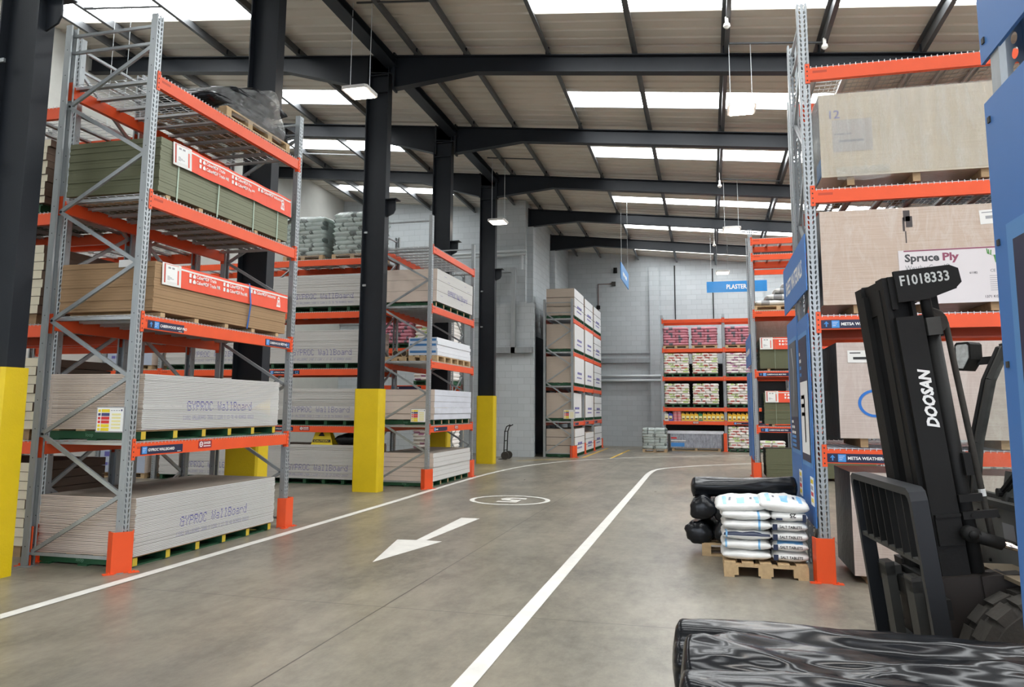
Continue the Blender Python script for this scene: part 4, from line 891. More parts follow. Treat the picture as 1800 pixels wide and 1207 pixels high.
# canisters on the narrow shelf
def m_can(m, name):
    b = MB(); b.prism([(-.085, -.06), (-.075, -.07), (.075, -.07), (.085, -.06), (.085, .06), (.075, .07), (-.075, .07), (-.085, .06)], 0, .25)
    b.add([(-.085, -.065, .25), (.085, -.065, .25), (.085, .065, .25), (-.085, .065, .25), (-.06, -.05, .29), (.03, -.05, .29), (.03, .05, .29), (-.06, .05, .29)], [(0, 1, 5, 4), (1, 2, 6, 5), (2, 3, 7, 6), (3, 0, 4, 7), (4, 5, 6, 7)])
    b.tube([(.055, 0, .26), (.055, 0, .32)], .022, 10, 1); b.bar((-.055, 0, .29), (-.055, 0, .325), .02, .03); b.bar((-.06, 0, .325), (.03, 0, .325), .03, .015, 0)
    b.box(-.06, .06, -.0715, -.070, .05, .20, 2); b.box(-.05, .05, -.073, -.0715, .06, .11, 3)
    return mesh_of(b, name, [m, BLACKT, mat('pale_can_label', (.80, .74, .40), .5, var=0), mat('brown_can_label', (.16, .07, .03), .5, var=0)])
seq = ['white', 'blue', None, None]+['yellow']*4+['green']+['yellow']*5
CM = {'white': WHITE, 'blue': JERRB, 'yellow': JERRY, 'green': JERRG}
x = -1.62; ny = 0
def can(x, c, lab): tag(put('canister', shared(('can', c), lambda: m_can(CM[c], 'canister')), None, (x, 32.13, 1.194)), lab, 'canister')
ordn = ('first', 'second', 'third', 'fourth', 'fifth', 'sixth', 'seventh', 'eighth', 'ninth', 'tenth', 'eleventh', 'twelfth')
for c in seq:
    if c is None:
        for k in range(3): tag(MB().tube([(0, 0, .005), (0, 0, .105)], [.083, .088], 16).tube([(0, 0, .105), (0, 0, .125)], .09, 16, 1).build('tub', [JERRP, mat('pale_pink_lid', (.78, .50, .50), .4, var=0)], None, (x, 32.13, 1.19+.127*k)), 'pink tub on the narrow shelf, %s of the %s stack' % (('bottom', 'middle', 'top')[k], 'left' if ny == 0 else 'right'), 'tub')
        ny = 1
    else:
        can(x, c, c+' canister on the narrow shelf of the back wall rack' if c != 'yellow' else 'yellow canister, %s of the row on the narrow shelf' % ordn[ny-1])
        ny += c == 'yellow'
    x += .168
for k in range(7): can(.86+.172*k, 'yellow', 'yellow canister in the next bay right, %s from the middle foot' % ordn[k])
fb = empty('foil_bundle', (-.48, 32.5, .12))
b = MB(); b.box(-1.0, 1.0, -.42, .42, 0, .56, 0); b.build('wrapped_bundle', [SILVER], fb)
MB().box(-1.12, 1.10, -.44, .44, .56, .68).build('foil_top', mat('pale_foil', (.62, .63, .66), .3, .4, var=.2, bump=.3, bscale=15), fb); MB().box(-1.14, -1.0, -.44, .44, -.1, .56).box(1.0, 1.12, -.44, .44, -.1, .56).build('end_cap', PACKS, fb)
MB().rect((-1, -.422, 0), X_, Z_, .02, .55, .05, .20, 0).build('blue_print', BLUEL, fb); MB().rect((-1, -.422, 0), X_, Z_, .02, .25, .36, .42, 0).build('red_print', REDW, fb); MB().rect((-1, -.422, 0), X_, Z_, .02, .6, .27, .30, 0).build('white_print', WHITET, fb)
tag(fb, 'long silvery foil-wrapped bundle on the floor under the canister shelf', 'bundle'); wood_pallet(-.48, 32.5, 0, 1.9, .8, 0, 'pale pallet under the silvery foil bundle', cols=3, h=.118)
# rack behind the second left rack and top pallets on the board rack
for i, (x, z, kind, rows, rh, lab) in enumerate(((-7.45, 4.36, 'rg', 8, .098, 'top pallet of white and red bags behind the second left rack'), (-7.45, 3.32, 'rg', 7, .105, 'third-level pallet of white and red bags behind the second left rack'), (-8.65, 3.32, 'pink', 7, .10, 'pink bag pallet behind the second left rack'), (-7.45, 2.27, 'p', 6, .10, 'second-level pallet of white bags behind the second left rack'), (-7.45, 1.24, 'green', 6, .10, 'green bag pallet behind the second left rack'), (-7.45, 0, 'p', 9, .102, 'floor pallet of purple-print bags behind the second left rack'))):
    bag_pallet(x, 20.8, z+(.014 if z else 0), 1.1, .95, rows, rh, kind, lab, cols=(2, 3))
t_ = empty('board_pack', (-8.75, 20.8, 4.52)); MB().box(-.5, .5, -.45, .45, 0, .8).build('boards', GYPEND, t_); tag(t_, 'beige pack on top of the rack behind the second left rack', 'board pack'); loop_pallet(-8.75, 20.8, 4.374, 1.0, .9, 0, 'dark pallet under the beige pack behind the second left rack', None, n=4)
bag_pallet(-8.84, 15.96, 4.944, 1.0, .95, 9, .098, 'sage', 'left wrapped pallet of sage bags atop the board rack', pallet='w', cols=(2, 3), wrap=True)
bag_pallet(-7.62, 15.96, 4.944, 1.0, .95, 9, .104, 'sage', 'right wrapped pallet of sage bags atop the board rack', pallet='w', cols=(2, 3), wrap=True)
cs = empty('caution_sign', (-8.19, 15.62, .83)); 
for s in (-1, 1): MB().add([(-.26, s*.12, 0), (.26, s*.12, 0), (.12, s*.02, .36), (-.18, s*.02, .36), (-.26, s*.14, 0), (.26, s*.14, 0), (.12, s*.04, .36), (-.18, s*.04, .36)], [(3, 2, 1, 0), (4, 5, 6, 7), (0, 1, 5, 4), (1, 2, 6, 5), (2, 3, 7, 6), (3, 0, 4, 7)]).build('panel', HAZY, cs)
MB().rect((-.22, -.136, .06), X_, (0, .28, .96), 0, .42, 0, .06, 0).text('CAUTION', (-.02, -.137, .07), X_, (0, .28, .96), .04, 1, w=.34, ctr=True).build('lettering', [BLACKT, HAZY], cs)
MB().rect((-.12, -.09, .17), X_, (0, .28, .96), 0, .17, 0, .16, 1).add([(-.11, -.092, .19), (.04, -.092, .19), (-.035, -.058, .31)], [(0, 1, 2)], 0).build('pictogram', [BLACKT, WHITET], cs)
tag(cs, 'yellow caution sign standing on the floor-level boards of the rack facing the camera', 'sign')
tag(put('black_bag', m_bag(.62, .5, .26, 5, (), [BLACKF], 14, 10, .04, 2.4, 'black_bag'), None, (-7.62, 15.75, .822)), 'shiny black bag lying right of the yellow caution sign', 'bag')
ht = empty('hand_truck', (-6.50, 24.7, 0))
b = MB()
for s in (-1, 1): b.tube([(.05, s*.2, .1), (.08, s*.2, .9), (.14, s*.19, 1.06), (.26, s*.17, 1.12)], .018, 8)
for z in (.3, .6, .9): b.tube([(.07, -.2, z), (.07, .2, z)], .014, 8)
b.build('frame', BLACKM, ht, smooth=True); MB().solid(-.14, .06, -.2, .2, .0, .012).build('toe_plate', BLACKM, ht)
for s in (-1, 1): MB().tube([(.10, s*.25, .13), (.10, s*.18, .13)], .13, 20).build('wheel', RUBBER, ht)
tag(ht, 'black hand truck leaning beside the farthest yellow column', 'hand truck')

# ------------------------------------------------------------------ near right rack: wrapped plywood packs
def ply_pack(x0, x1, y0, y1, z0, z1, m, label, name='plywood_pack'):
    t = empty(name, ((x0+x1)/2, (y0+y1)/2, z0)); w, d, h = (x1-x0)/2, (y1-y0)/2, z1-z0; b = MB(); n = 10; r = random.Random(x0*7+z0)
    vs = []; 
    b.box(-w, w, -d, d, .0, h, (1, 1, 0, 0, 0, 0)); b.build('wrapped_sheets', [m, PACKS], t)
    return tag(t, label, 'plywood pack'), w, d, h
pa, w, d, h = ply_pack(1.20, 3.62, 8.20, 9.24, 4.02, 4.90, PACKA, 'film-wrapped pale pack on the third shelf of the near right rack')
O = Vector((-w, -d-.003, 0))
MB().rect(O, X_, Z_, .12, .50, .26, .60, 0).rect(O+Vector((0, -.001, 0)), X_, Z_, .14, .30, .44, .455, 1).rect(O+Vector((0, -.001, 0)), X_, Z_, .18, .42, .36, .385, 1).build('paper_label', [mat('filmed_grey_paper', (.48, .45, .43), .4, var=.1), GREYT], pa)
MB().text('12', O+Vector((.1, 0, .62)), X_, Z_, .09, 0).build('pen_mark', INKB, pa)
MB().solid(-w-.004, -w, -d+.02, -d+.3, .02, .2).build('blue_end_mark', BLUEL, pa)
MB().box(-w-.010, w+.010, -d-.010, d+.010, .02, h+.01).build('stretch_film', FILMS, pa)
b = MB(); N = 14; fl = []
for i in range(N+1):
    for j in range(7):
        x = -w+.14+.5*i/N; z = -.005-.16*j/6*(1-.25*abs(i/N-.5)); fl.append((x, -d-.02-.03*j/6+.025*noise.noise(Vector((i*.6, j*.5, 3))), .1+z))
b.add(fl, [(i*7+j, (i+1)*7+j, (i+1)*7+j+1, i*7+j+1) for i in range(N) for j in range(6)]); b.build('loose_film_flap', FILM, pa, smooth=True)
pb, w, d, h = ply_pack(1.16, 3.60, 8.20, 9.24, 2.70, 3.66, PACKB, 'spruce plywood pack with large white printed sheet on the near right rack')
O = Vector((-w+.72, -d-.004, 0)); b = MB(M=Matrix.Rotation(-.012, 4, 'Y')); L = b
b.rect(O, X_, Z_, 0, 1.60, -.01, .53, 0); O2 = O+Vector((0, -.0012, 0))
b.rect(O2, X_, Z_, .05, 1.60, .515, .528, 1)
b.text('Spruce ', O2+Vector((.055, 0, .415)), X_, Z_, .075, 2, bold=.035, w=.31); b.text('Ply', O2+Vector((.395, 0, .415)), X_, Z_, .075, 1, bold=.035, w=.145)
b.text('WeatherGuard\u00ae', O2+Vector((.055, 0, .325)), X_, Z_, .055, 3, w=.40, bold=0); b.text('Spruce WeatherGuard', O2+Vector((.055, 0, .270)), X_, Z_, .022, 2, w=.26, bold=.03)
b.text('61182', O2+Vector((.62, 0, .27)), X_, Z_, .02, 2, bold=.02); b.text('1371 KG', O2+Vector((.74, 0, .03)), X_, Z_, .024, 2, bold=.02); b.text('Mets\u00e4', O2+Vector((.95, 0, .40)), X_, Z_, .055, 2, bold=.03)
b.text('~~~', O2+Vector((1.0, 0, .03)), X_, Z_, .02, 3); b.text('CE', O2+Vector((.80, 0, .28)), X_, Z_, .028, 3)
for k in range(8): b.rect(O2, X_, Z_, .79, .79+.09+.06*(k % 2), .10+.02*k, .104+.02*k, 3)
for k in range(3): b.rect(O2, X_, Z_, 1.0, 1.12, .30-.02*k, .306-.02*k, 3)
c = O2+Vector((.86, 0, .40))
b.add([c+Vector(p) for p in ((-.022, 0, .045), (.022, 0, .045), (.010, 0, -.03), (-.010, 0, -.03))], [(0, 1, 2, 3)], 4)
for s in (-1, 1):
    for p, q in (((.015, .035), (.07, .06)), ((.07, .06), (.075, .11)), ((.045, .05), (.04, .095)), ((.06, .055), (.06, .10))): b.bar(c+Vector((s*p[0], -.001, p[1])), c+Vector((s*q[0], -.001, q[1])), .001, .010, 4, (0, 0, 1)) if 0 else b.add([c+Vector((s*p[0]-.005, 0, p[1])), c+Vector((s*p[0]+.005, 0, p[1]-.004)), c+Vector((s*q[0]+.005, 0, q[1])), c+Vector((s*q[0]-.005, 0, q[1]))], [(0, 1, 2, 3)], 4)
b.build('printed_sheet', [mat('filmed_white_paper', (.66, .62, .63), .35, var=.03), mat('maroon_print', (.26, .06, .11), .5, var=0), mat('charcoal_print', (.05, .05, .055), .5, var=0), mat('mid_grey_print', (.22, .22, .23), .5, var=0), mat('elk_green_print', (.07, .26, .05), .5, var=0)], pb)
Of = Vector((-w, -d-.003, 0)); b = MB()
for a, c, e, f in ((.78, .84, .82, .93), (.80, .86, .76, .87), (.77, .79, .72, .86), (.79, .80, .60, .72)): b.rect(Of, X_, Z_, a, c, e, f)
b.build('dark_stain', mat('dark_stain', (.05, .04, .04), .6, var=.3), pb)
MB(M=Matrix.Rotation(-.05, 4, 'Y')).rect(Of, X_, Z_, 1.50, 1.78, .74, .88, 0).rect(Of+Vector((0, -.001, 0)), X_, Z_, 1.55, 1.76, .79, .82, 1).rect(Of+Vector((0, -.001, 0)), X_, Z_, 1.52, 1.62, .85, .86, 1).build('barcode_label', [CARDW, GREYT], pb)
pc, w, d, h = ply_pack(1.26, 3.60, 8.20, 9.24, 1.38, 2.32, PACKC, 'plywood pack with a blue painted ring on the first shelf of the near right rack')
Of = Vector((-w, -d-.004, 0)); MB().rect(Of, X_, Z_, .10, .34, .74, .86, 0).rect(Of+Vector((0, -.001, 0)), X_, Z_, .15, .32, .77, .795, 1).rect(Of+Vector((0, -.001, 0)), X_, Z_, .12, .22, .83, .84, 1).build('barcode_label', [CARDW, BLACKT], pc)
b = MB(); R_ = [(math.cos(a)*1.15, math.sin(a)) for a in [math.pi*2*i/28 for i in range(29)]]
for (x0, z0), (x1, z1) in zip(R_, R_[1:]): b.add([Of+Vector((.33+x*r, 0, .34+z*r)) for r, x, z in ((.11, x0, z0), (.135, x0, z0), (.135, x1, z1), (.11, x1, z1))], [(0, 1, 2, 3)])
b.build('blue_ring_mark', mat('blue_spray_paint', (.02, .16, .55), .6, var=.1), pc)
pd, w, d, h = ply_pack(1.34, 3.60, 8.26, 9.25, .07, 1.05, PACKC, 'film-wrapped plywood pack on the floor behind the forklift mast')
for (p, z, lab) in ((1.3, 3.93, 'pale pack on the third shelf'), (1.3, 2.61, 'spruce plywood pack'), (1.36, 1.29, 'plywood pack with the blue ring'), (1.4, 0, 'floor plywood pack')):
    bearers(2.40, 8.72, z+.004, 2.2, 1.0, 0, 'timber bearer under the %s of the near right rack' % lab, 4, WOODD, .085 if z else .07)
tag(MB().solid(1.5, 3.3, 8.5, 9.1, 5.24, 5.25).build('cover_sheet', BAGW), 'white cover sheet seen from below through the top wire deck', 'sheet')
tag(put('white_bag', m_bag(1.1, .45, .10, 9, (), [SALTW], 14, 10, .02, 2.6, 'white_bag'), None, (2.3, 9.0, 5.255)), 'white bag on the top wire deck of the near right rack', 'bag')
# green MDF rack
def mdf_stack(z, n, x0, label, th=.03, green=True):
    sheets(n, x0+1.22, 20.1, z+.066, 2.44, .98, th-.0012, 0, 'green_mdf_sheet', 'MDF sheet in the '+label, label, [MDFG, MDFGS], (0, 0, 0, 0, 0, 0), 'MDF sheet', jit=.004)
    bearers(x0+1.22, 20.1, z+.004, 2.4, .96, 0, 'timber bearer under the '+label, 4, WOODD, .062)
mdf_stack(2.58, 24, 1.27, 'upper olive MDF stack of the rack beyond the blue sign'); banner((1.28, 19.585, 3.40), 0, 2.4, .29, .15, 'red and white card banner on the upper olive MDF stack beyond the blue sign')
mdf_stack(1.25, 25, 1.33, 'lower olive MDF stack of the rack beyond the blue sign'); banner((1.36, 19.585, 2.10), 0, 2.4, .27, .15, 'red and white card banner on the lower olive MDF stack beyond the blue sign')
mdf_stack(.0, 22, 1.33, 'floor-level olive MDF stack behind the black bags')
for i, (x, l) in enumerate(((1.62, 'nearest'), (1.60, 'lower'))):
    strap([(x, 20.6, (2.62, 1.29)[i]), (x, 20.6, (3.41, 2.11)[i]), (x, 19.572, (3.41, 2.11)[i]), (x, 19.572, (2.62, 1.29)[i])], STRAPG, 'pale green strap on the %s olive MDF stack beyond the blue sign' % ('upper', 'lower')[i])
for k in range(5): tag(MB().solid(-.05, .05, -.3, .3, 0, .075).build('timber_block', WOODD, None, (1.19, 20.1, .005+.08*k)), 'short timber block piled beside the floor-level olive MDF stack, %s from the floor' % ordn[k], 'timber')
t, w, d, h = ply_pack(1.25, 3.6, 20.9, 21.7, 3.36, 4.0, PACKB, 'brown pack in the rear rack behind the green MDF rack')
wood_pallet(1.75, 20.1, 4.068, 1.2, .95, 0, 'pale pallet under the film-covered white bags on the green MDF rack', h=.12)
for k, (dx, dz, w_) in enumerate(((-.2, 0, .75), (.28, .0, .5), (.1, .15, .8), (.2, .30, .6), (.3, .43, .4))):
    tag(put('white_bag', shared(('wb', k), lambda: m_bag(w_, .8, .17, 30+k, [(.3, .5, 0, 1, 0, 1)], [SALTW, GREYT], 14, 10, .03, 2.4, 'white_bag')), None, (1.75+dx, 20.08, 4.19+dz)), 'crumpled white bag on the green MDF rack pallet, %s' % ('bottom left', 'bottom right', 'middle', 'upper', 'topmost')[k], 'bag')

# ------------------------------------------------------------------ hanging signs
def hsign(x, y, z, w, h, rz, text, th, label, tw):
    t = empty('hanging_sign', (x, y, z), rz); MB().solid(-w/2, w/2, -.012, .012, 0, h).build('board', mat('bright_blue_sign', (.035, .25, .62), .4, var=.12, scale=(1, 1, 3)), t)
    for s, r in ((-1, 0), (1, math.pi)): MB(Matrix.Rotation(r, 4, 'Z')).text(text, (0, -.0135, h/2-th/2), X_, Z_, th, 0, w=tw, ctr=True, bold=.03).build('lettering', WHITET, t)
    for s in (-1, 1):
        q = Vector((s*w*.42, 0)); wx = x+q.x*math.cos(rz)
        MB().tube([(s*w*.42, 0, h), (s*w*.42, 0, zr(wx, y)-z+.2)], .005, 6).build('wire', PIPEW, t)
    return tag(t, label, 'hanging sign')
hsign(1.19, 30.0, 6.08, 2.2, .42, 0, 'PLASTER', .17, 'long blue hanging sign reading PLASTER before the back wall', .74)
hsign(-2.47, 24.5, 5.62, 2.3, .52, R90, '~~', .14, 'blue hanging sign seen edge-on high in the middle', 1.3)
# ------------------------------------------------------------------ black film rolls, salt pallet, top pallet
def facet(x, a, seed):
    """long taut folds of film: piecewise-linear ridges running slantwise along the roll"""
    h = 0
    for k in range(9):
        r = random.Random(seed*31+k); t = (a/(2*math.pi)*5+r.uniform(-1.1, 1.1)*x+r.random()*7+.5*math.sin(x*r.uniform(1, 3)+k)) % 5; m = max(0, 1-abs((x-r.uniform(-1, 1))/r.uniform(.3, .9)))
        h = max(h, m*max(0, 1-abs(t-2.5)*r.uniform(2.0, 4.5)))
    return h
def m_roll(l, r, seed, flat=.8, nx=90, na=44, amp=.03, name='film_roll'):
    b = MB(); off = Vector((seed*3.7, seed*1.3, 0)); vs = []; fs = []
    for i in range(nx+1):
        x = -l/2+l*i/nx; e = min(1, min(i, nx-i)/3.0); er = (1-(1-e)**2)**.5 if e < 1 else 1
        for k in range(na):
            a = 2*math.pi*k/na; c, s_ = math.cos(a), math.sin(a)
            p = Vector((x*.75, c*.9+.25*x, s_*.9))*2.0+off
            n = noise.noise(Vector((x*1.1, c*1.2, s_*1.2))+off)*.9+(.5-abs(noise.noise(p)))*1.1+(.5-abs(noise.noise(Vector((x*1.3+c*1.5, c*3.2-x*.6, s_*3.2))+off)))*.55+(.5-abs(noise.noise(Vector((x*4+c*3, c*5, s_*5))+off)))*.16
            rr = r*(.35+.65*er)+amp*n*(.3+.7*er)+facet(x, a, seed)*amp*.9*er
            vs.append((x, c*rr, max(s_*rr*flat, -r*flat*.92)))
    for i in range(nx):
        for k in range(na): fs.append((i*na+k, (i+1)*na+k, (i+1)*na+(k+1) % na, i*na+(k+1) % na))
    fs += [tuple(range(na)), tuple(range((nx+1)*na-1, nx*na-1, -1))]
    b.add(vs, fs); return mesh_of(b, name, [BLACKF], True)
FR = 'black film rolls in the foreground'
for i, (y, z, r, l, lab) in enumerate(((3.62, .555, .16, 1.95, 'black film-wrapped roll in the foreground, the farthest, in front of the forklift'), (3.33, .56, .17, 1.90, 'black film-wrapped roll in the foreground, second from the forklift'), (3.03, .52, .17, 1.95, 'black film-wrapped roll in the foreground, third from the forklift'), (2.74, .47, .16, 1.9, 'black film-wrapped roll in the foreground, at the very bottom edge'))):
    tag(put('film_roll', m_roll(l, r, i+1, .85, 150, 72, .045), None, (-.17+.97+.02*i, y, z), (0, 0, .02*(i-1))), lab, 'film roll')
for i in range(3): tag(put('film_roll', shared('rl', lambda: m_roll(1.85, .17, 8, .85, 40, 24)), None, (.8, 2.85+.34*i, .29)), 'black film roll in the bottom layer of the foreground pallet', 'film roll', 'bottom layer of foreground rolls')
wood_pallet(.8, 3.18, 0, 1.9, 1.2, 0, 'wooden pallet under the black film rolls in the foreground', m=WOODD)
# black pallet by the blue end boards
wood_pallet(.40, 9.75, 0, 1.0, .9, 0, 'wooden pallet under the black rolls beside the blue end boards')
tag(put('film_roll', m_roll(1.20, .115, 21, .95, 60, 32, .02), None, (.385, 9.62, .745), (0, -.03, 0)), 'long black film roll on top of the black pile beside the blue end boards', 'film roll')
for i, (x, y, z, r, l, a) in enumerate(((-.07, 9.55, .52, .13, .6, 1.5), (.17, 9.62, .50, .13, .7, 1.62), (.42, 9.62, .50, .12, .7, 1.55), (.66, 9.62, .5, .12, .7, 1.5), (-.10, 9.60, .24, .13, .62, 1.45), (.16, 9.6, .27, .13, .7, 1.6), (.45, 9.6, .27, .13, .7, 1.6))):
    tag(put('film_roll', m_roll(l, r, 30+i, .95, 30, 26, .03), None, (x, y, z), (0, 0, a)), 'black film roll under the long roll, %s' % ('upper row, leftmost', 'upper row, second', 'upper row, third', 'upper row, fourth', 'lower row, leftmost and drooping off the pallet', 'lower row, second', 'lower row, third')[i], 'film roll')
# salt tablets
wood_pallet(.52, 8.72, 0, .98, .80, R90, 'wooden pallet under the white salt bags')
def salt(x, y, z, w, d, h, seed, label, texts=(), prints=(), tilt=(0, 0, 0)):
    me = m_bag(w, d, h, seed, prints, [SALTW, SALTB, SALTN], 22, 14, .016, 3.0, 'salt_bag')
    o = tag(put('salt_bag', me, None, (x, y, z), tilt), label, 'salt bag')
    if texts:
        b = MB()
        for t in texts:
            n0 = len(b.v)
            if t[0] == '#': b.rect((t[1], 0, t[2]), X_, Z_, 0, t[3], 0, t[4], 1)
            else: b.text(t[0], (t[1], 0, t[2]), ((-1 if len(t) > 5 else 1), 0, 0), (0, 0, -1 if len(t) > 5 else 1), t[3], 0, w=t[4], bold=.03)
            for i in range(n0, len(b.v)): v = b.v[i]; b.v[i] = Vector((v.x, -d/2-.012-.001*(t[0] != '#'), v.z))
        b.build('printed_lettering', [BLACKT, SALTN], o)
    return o
zs = [.146+.098*k for k in range(6)]
for k in range(5):
    pr = [(.05, .95, .0, .07, 1, 2)] if k == 2 else ([(.3, .34, 0, .2, 0, 1), (.7, .74, 0, .2, 0, 1)] if k != 0 else [])
    salt(.345+.004*k-.012*(k > 3), 8.60, zs[k]-.004, .50+.008*(k == 4), .66, .115, 50+k, 'white salt bag in the left column of the salt pallet, %s from the bottom' % ordn[k], prints=pr+[(.08, .14, 0, .3, 0, 1)] if k in (1, 2) else pr)
    tx = [('SALT TABLETS', -.10, .050, .026, .21), ('#', -.165, .032, .045, .055)] if k < 4 else [('25', .06, .095, .04, .06, 1), ('#', .12, .02, .035, .07), ('#', -.13, .03, .06, .02)]
    salt(.765, 8.60, zs[k]-.004, .36, .64, .112, 60+k, 'white salt bag in the right column of the salt pallet, %s from the bottom' % ordn[k], tx, [(.2, .8, .1, .25, 1, 1)] if k == 1 else [])
top = [(.2, .25, .05, .6, 1, 1), (.45, .55, .1, .45, 1, 1), (.75, .8, .1, .5, 1, 1), (.33, .36, .3, .42, 1, 2), (.62, .66, .3, .42, 1, 2)]
salt(.31, 8.62, zs[5]-.012, .52, .66, .125, 70, 'top white salt bag on the left of the salt pallet, printed pale blue', prints=top, tilt=(.05, -.05, 0))
salt(.715, 8.60, zs[5]-.012, .50, .66, .15, 71, 'top white salt bag on the right, overlapping its neighbour', prints=top, tilt=(.03, .07, 0))
for k in range(5): salt(.5, 9.06, zs[k]-.004, .72, .30, .112, 80+k, 'white salt bag at the back of the salt pallet', ())['group'] = 'back salt bags'
# top of the nearest left rack
wood_pallet(-6.25, 8.75, 5.236, 1.5, 1.1, R90, 'wooden pallet on the top level of the nearest left rack', cols=4, h=.13)
for k, (y, z, l, h, lab) in enumerate(((8.25, 5.366, 1.0, .22, 'lower near black bag'), (9.05, 5.366, 1.1, .30, 'lower far black bag'), (8.75, 5.58, 1.1, .22, 'middle black bag'), (9.08, 5.72, .85, .24, 'topmost black bag'))):
    tag(put('black_bag', m_bag(l, 1.05, h, 90+k, [(.05, .3, .2, .5, 1, 1)] if k % 2 else [], [BLACKF, mat('brown_bag_print', (.10, .07, .05), .4, var=.3)], 18, 14, .05, 2.6, 'black_bag'), None, (-6.25, y, z-.01), (0, .05*(k-1), R90)), lab+' under film on top of the nearest left rack', 'bag')
b = MB(); L = []; n = 30
for k in range(7):
    f = k/6
    for i in range(n):
        a = 2*math.pi*i/n; c, s_ = math.cos(a), math.sin(a); q = (abs(c)**5+abs(s_)**5)**-.2; j = noise.noise(Vector((c*2, s_*2, f*3)))*.05
        hh = .42+.34*max(0, min(1, (s_+.6)/1.2)); L.append((c*q*(.58-.10*f*f)+j, s_*q*(.78-.16*f*f)+j+.05*f, .02+hh*f+.03*noise.noise(Vector((c*4, s_*4, f)))))
b.add(L, [(k*n+i, k*n+(i+1) % n, (k+1)*n+(i+1) % n, (k+1)*n+i) for k in range(6) for i in range(n)]+[tuple(range(6*n, 7*n))])
tag(b.build('stretch_film', FILM, None, (-6.25, 8.72, 5.27), None, True), 'clear stretch film over the black bags on top of the nearest left rack', 'stretch film')

# ------------------------------------------------------------------ forklift, front towards the aisle
FK = empty('forklift', (1.06, 5.05, 0), rad(185.5)); tag(FK, 'black and grey forklift with tilted mast parked beside the near right rack', 'forklift')
PV = (-.3, .35); TL = rad(6.5)
MT_ = Matrix.Translation((PV[0], 0, PV[1])) @ Matrix.Rotation(TL, 4, 'Y') @ Matrix.Translation((-PV[0], 0, -PV[1]))
def mb(): return MB(MT_)
XZ = lambda y: Matrix(((1, 0, 0, 0), (0, 0, 1, y), (0, 1, 0, 0), (0, 0, 0, 1)))
for s in (-1, 1):
    b = mb(); b.solid(-.315, -.17, s*.30-.012, s*.30+.012, .12, 2.20); b.solid(-.315, -.295, min(s*.22, s*.30), max(s*.22, s*.30), .12, 2.20).solid(-.19, -.17, min(s*.22, s*.30), max(s*.22, s*.30), .12, 2.20)
    r = b.build('mast_rail', BLACKM, FK)
    b = mb(); b.solid(-.30, -.155, s*.205-.010, s*.205+.010, .16, 2.44).solid(-.175, -.145, min(s*.15, s*.27), max(s*.15, s*.27), .16, 2.44).solid(-.30, -.28, min(s*.15, s*.27), max(s*.15, s*.27), .16, 2.44); b.build('inner_mast_rail', BLACKM, FK)
    b = mb(); b.solid(-.30, -.145, s*.15-.010, s*.15+.010, .2, 2.38).solid(-.17, -.14, min(s*.10, s*.20), max(s*.10, s*.20), .2, 2.38); b.build('carriage_rail', BLACKM, FK)
    b = mb(); b.prism([(-.20, 2.465), (-.50, 2.465), (-.545, 2.44), (-.55, 2.36), (-.51, 2.325), (-.36, 2.285), (-.20, 2.285)], s*.30-.014, s*.30+.014, 0, XZ(0)); pl = b.build('mast_head_plate', BLACKM, FK)
    if s == 1: mb().text('F1018333', (-.225, .3155, 2.378), (-1, 0, 0), Z_, .058, 0, w=.265, bold=.02).build('stencilled_number', mat('pale_stencil_paint', (.55, .57, .55), .7, var=.2), pl); mb().text('DOOSAN', (-.292, .3135, 1.57), Z_, (1, 0, .25), .060, 0, w=.315, bold=.045).build('maker_lettering', WHITET, r)
    mb().tube([(-.365, s*.255, .22), (-.365, s*.255, 2.14)], .042, 14).tube([(-.365, s*.255, 2.14), (-.365, s*.255, 2.40)], .028, 12).build('lift_cylinder', BLACKM, FK, smooth=True)
    mb().tube([(-.26, s*.09, .5), (-.26, s*.09, 2.3)], .014, 6).build('lift_chain', mat('oily_chain', (.03, .028, .025), .4, .5), FK)
    mb().solid(-.40, -.325, s*.265-.05, s*.265+.055, 2.08, 2.18).build('cylinder_bracket', GREYM, FK)
    mb().solid(-.48, -.13, s*.29-.06, s*.29+.075, .08, .78).solid(-.55, -.34, s*.33-.04, s*.33+.05, .60, .78).build('mast_foot', mat('rusty_dark_steel', (.016, .012, .0095), .7, var=.3), FK)
    mb().solid(-.31, -.18, min(s*.312, s*.33), max(s*.312, s*.33), .94, 1.10).solid(-.31, -.18, min(s*.312, s*.34), max(s*.312, s*.34), 1.09, 1.105).build('tilt_bracket', BLACKM, FK)
mb().solid(-.53, -.46, -.288, .288, 2.33, 2.45).solid(-.20, -.17, -.288, .288, 2.25, 2.44).build('mast_cross_head', BLACKM, FK); mb().solid(-.42, -.38, -.33, .33, 1.3, 1.42).solid(-.42, -.38, -.33, .33, .2, .45).build('mast_cross_member', BLACKM, FK)
mb().tube([(-.42, .20, 2.16), (-.42, .12, 2.16)], .065, 20).build('hose_pulley', RUBBER, FK); mb().solid(-.49, -.41, .04, .10, 2.08, 2.34).build('hose_guard', BLACKM, FK)
hp = [(-.38, .16, 2.22), (-.42, .16, 2.235), (-.465, .16, 2.21), (-.485, .16, 2.15), (-.49, .16, 1.9), (-.50, .16, 1.5), (-.51, .16, 1.1), (-.50, .2, .95)]
mb().tube(hp, .017, 10).build('hydraulic_hose', RUBBER, FK, smooth=True); mb().tube([(-.508, .16, 1.20), (-.509, .16, 1.16)], .0185, 10).build('hose_band', WHITET, FK)
MB().tube([(-.62, .25, 1.05), (-.66, .30, .98), (-.67, .34, .88), (-.66, .34, .72), (-.60, .3, .6)], .022, 10).build('lower_hose', RUBBER, FK, smooth=True)
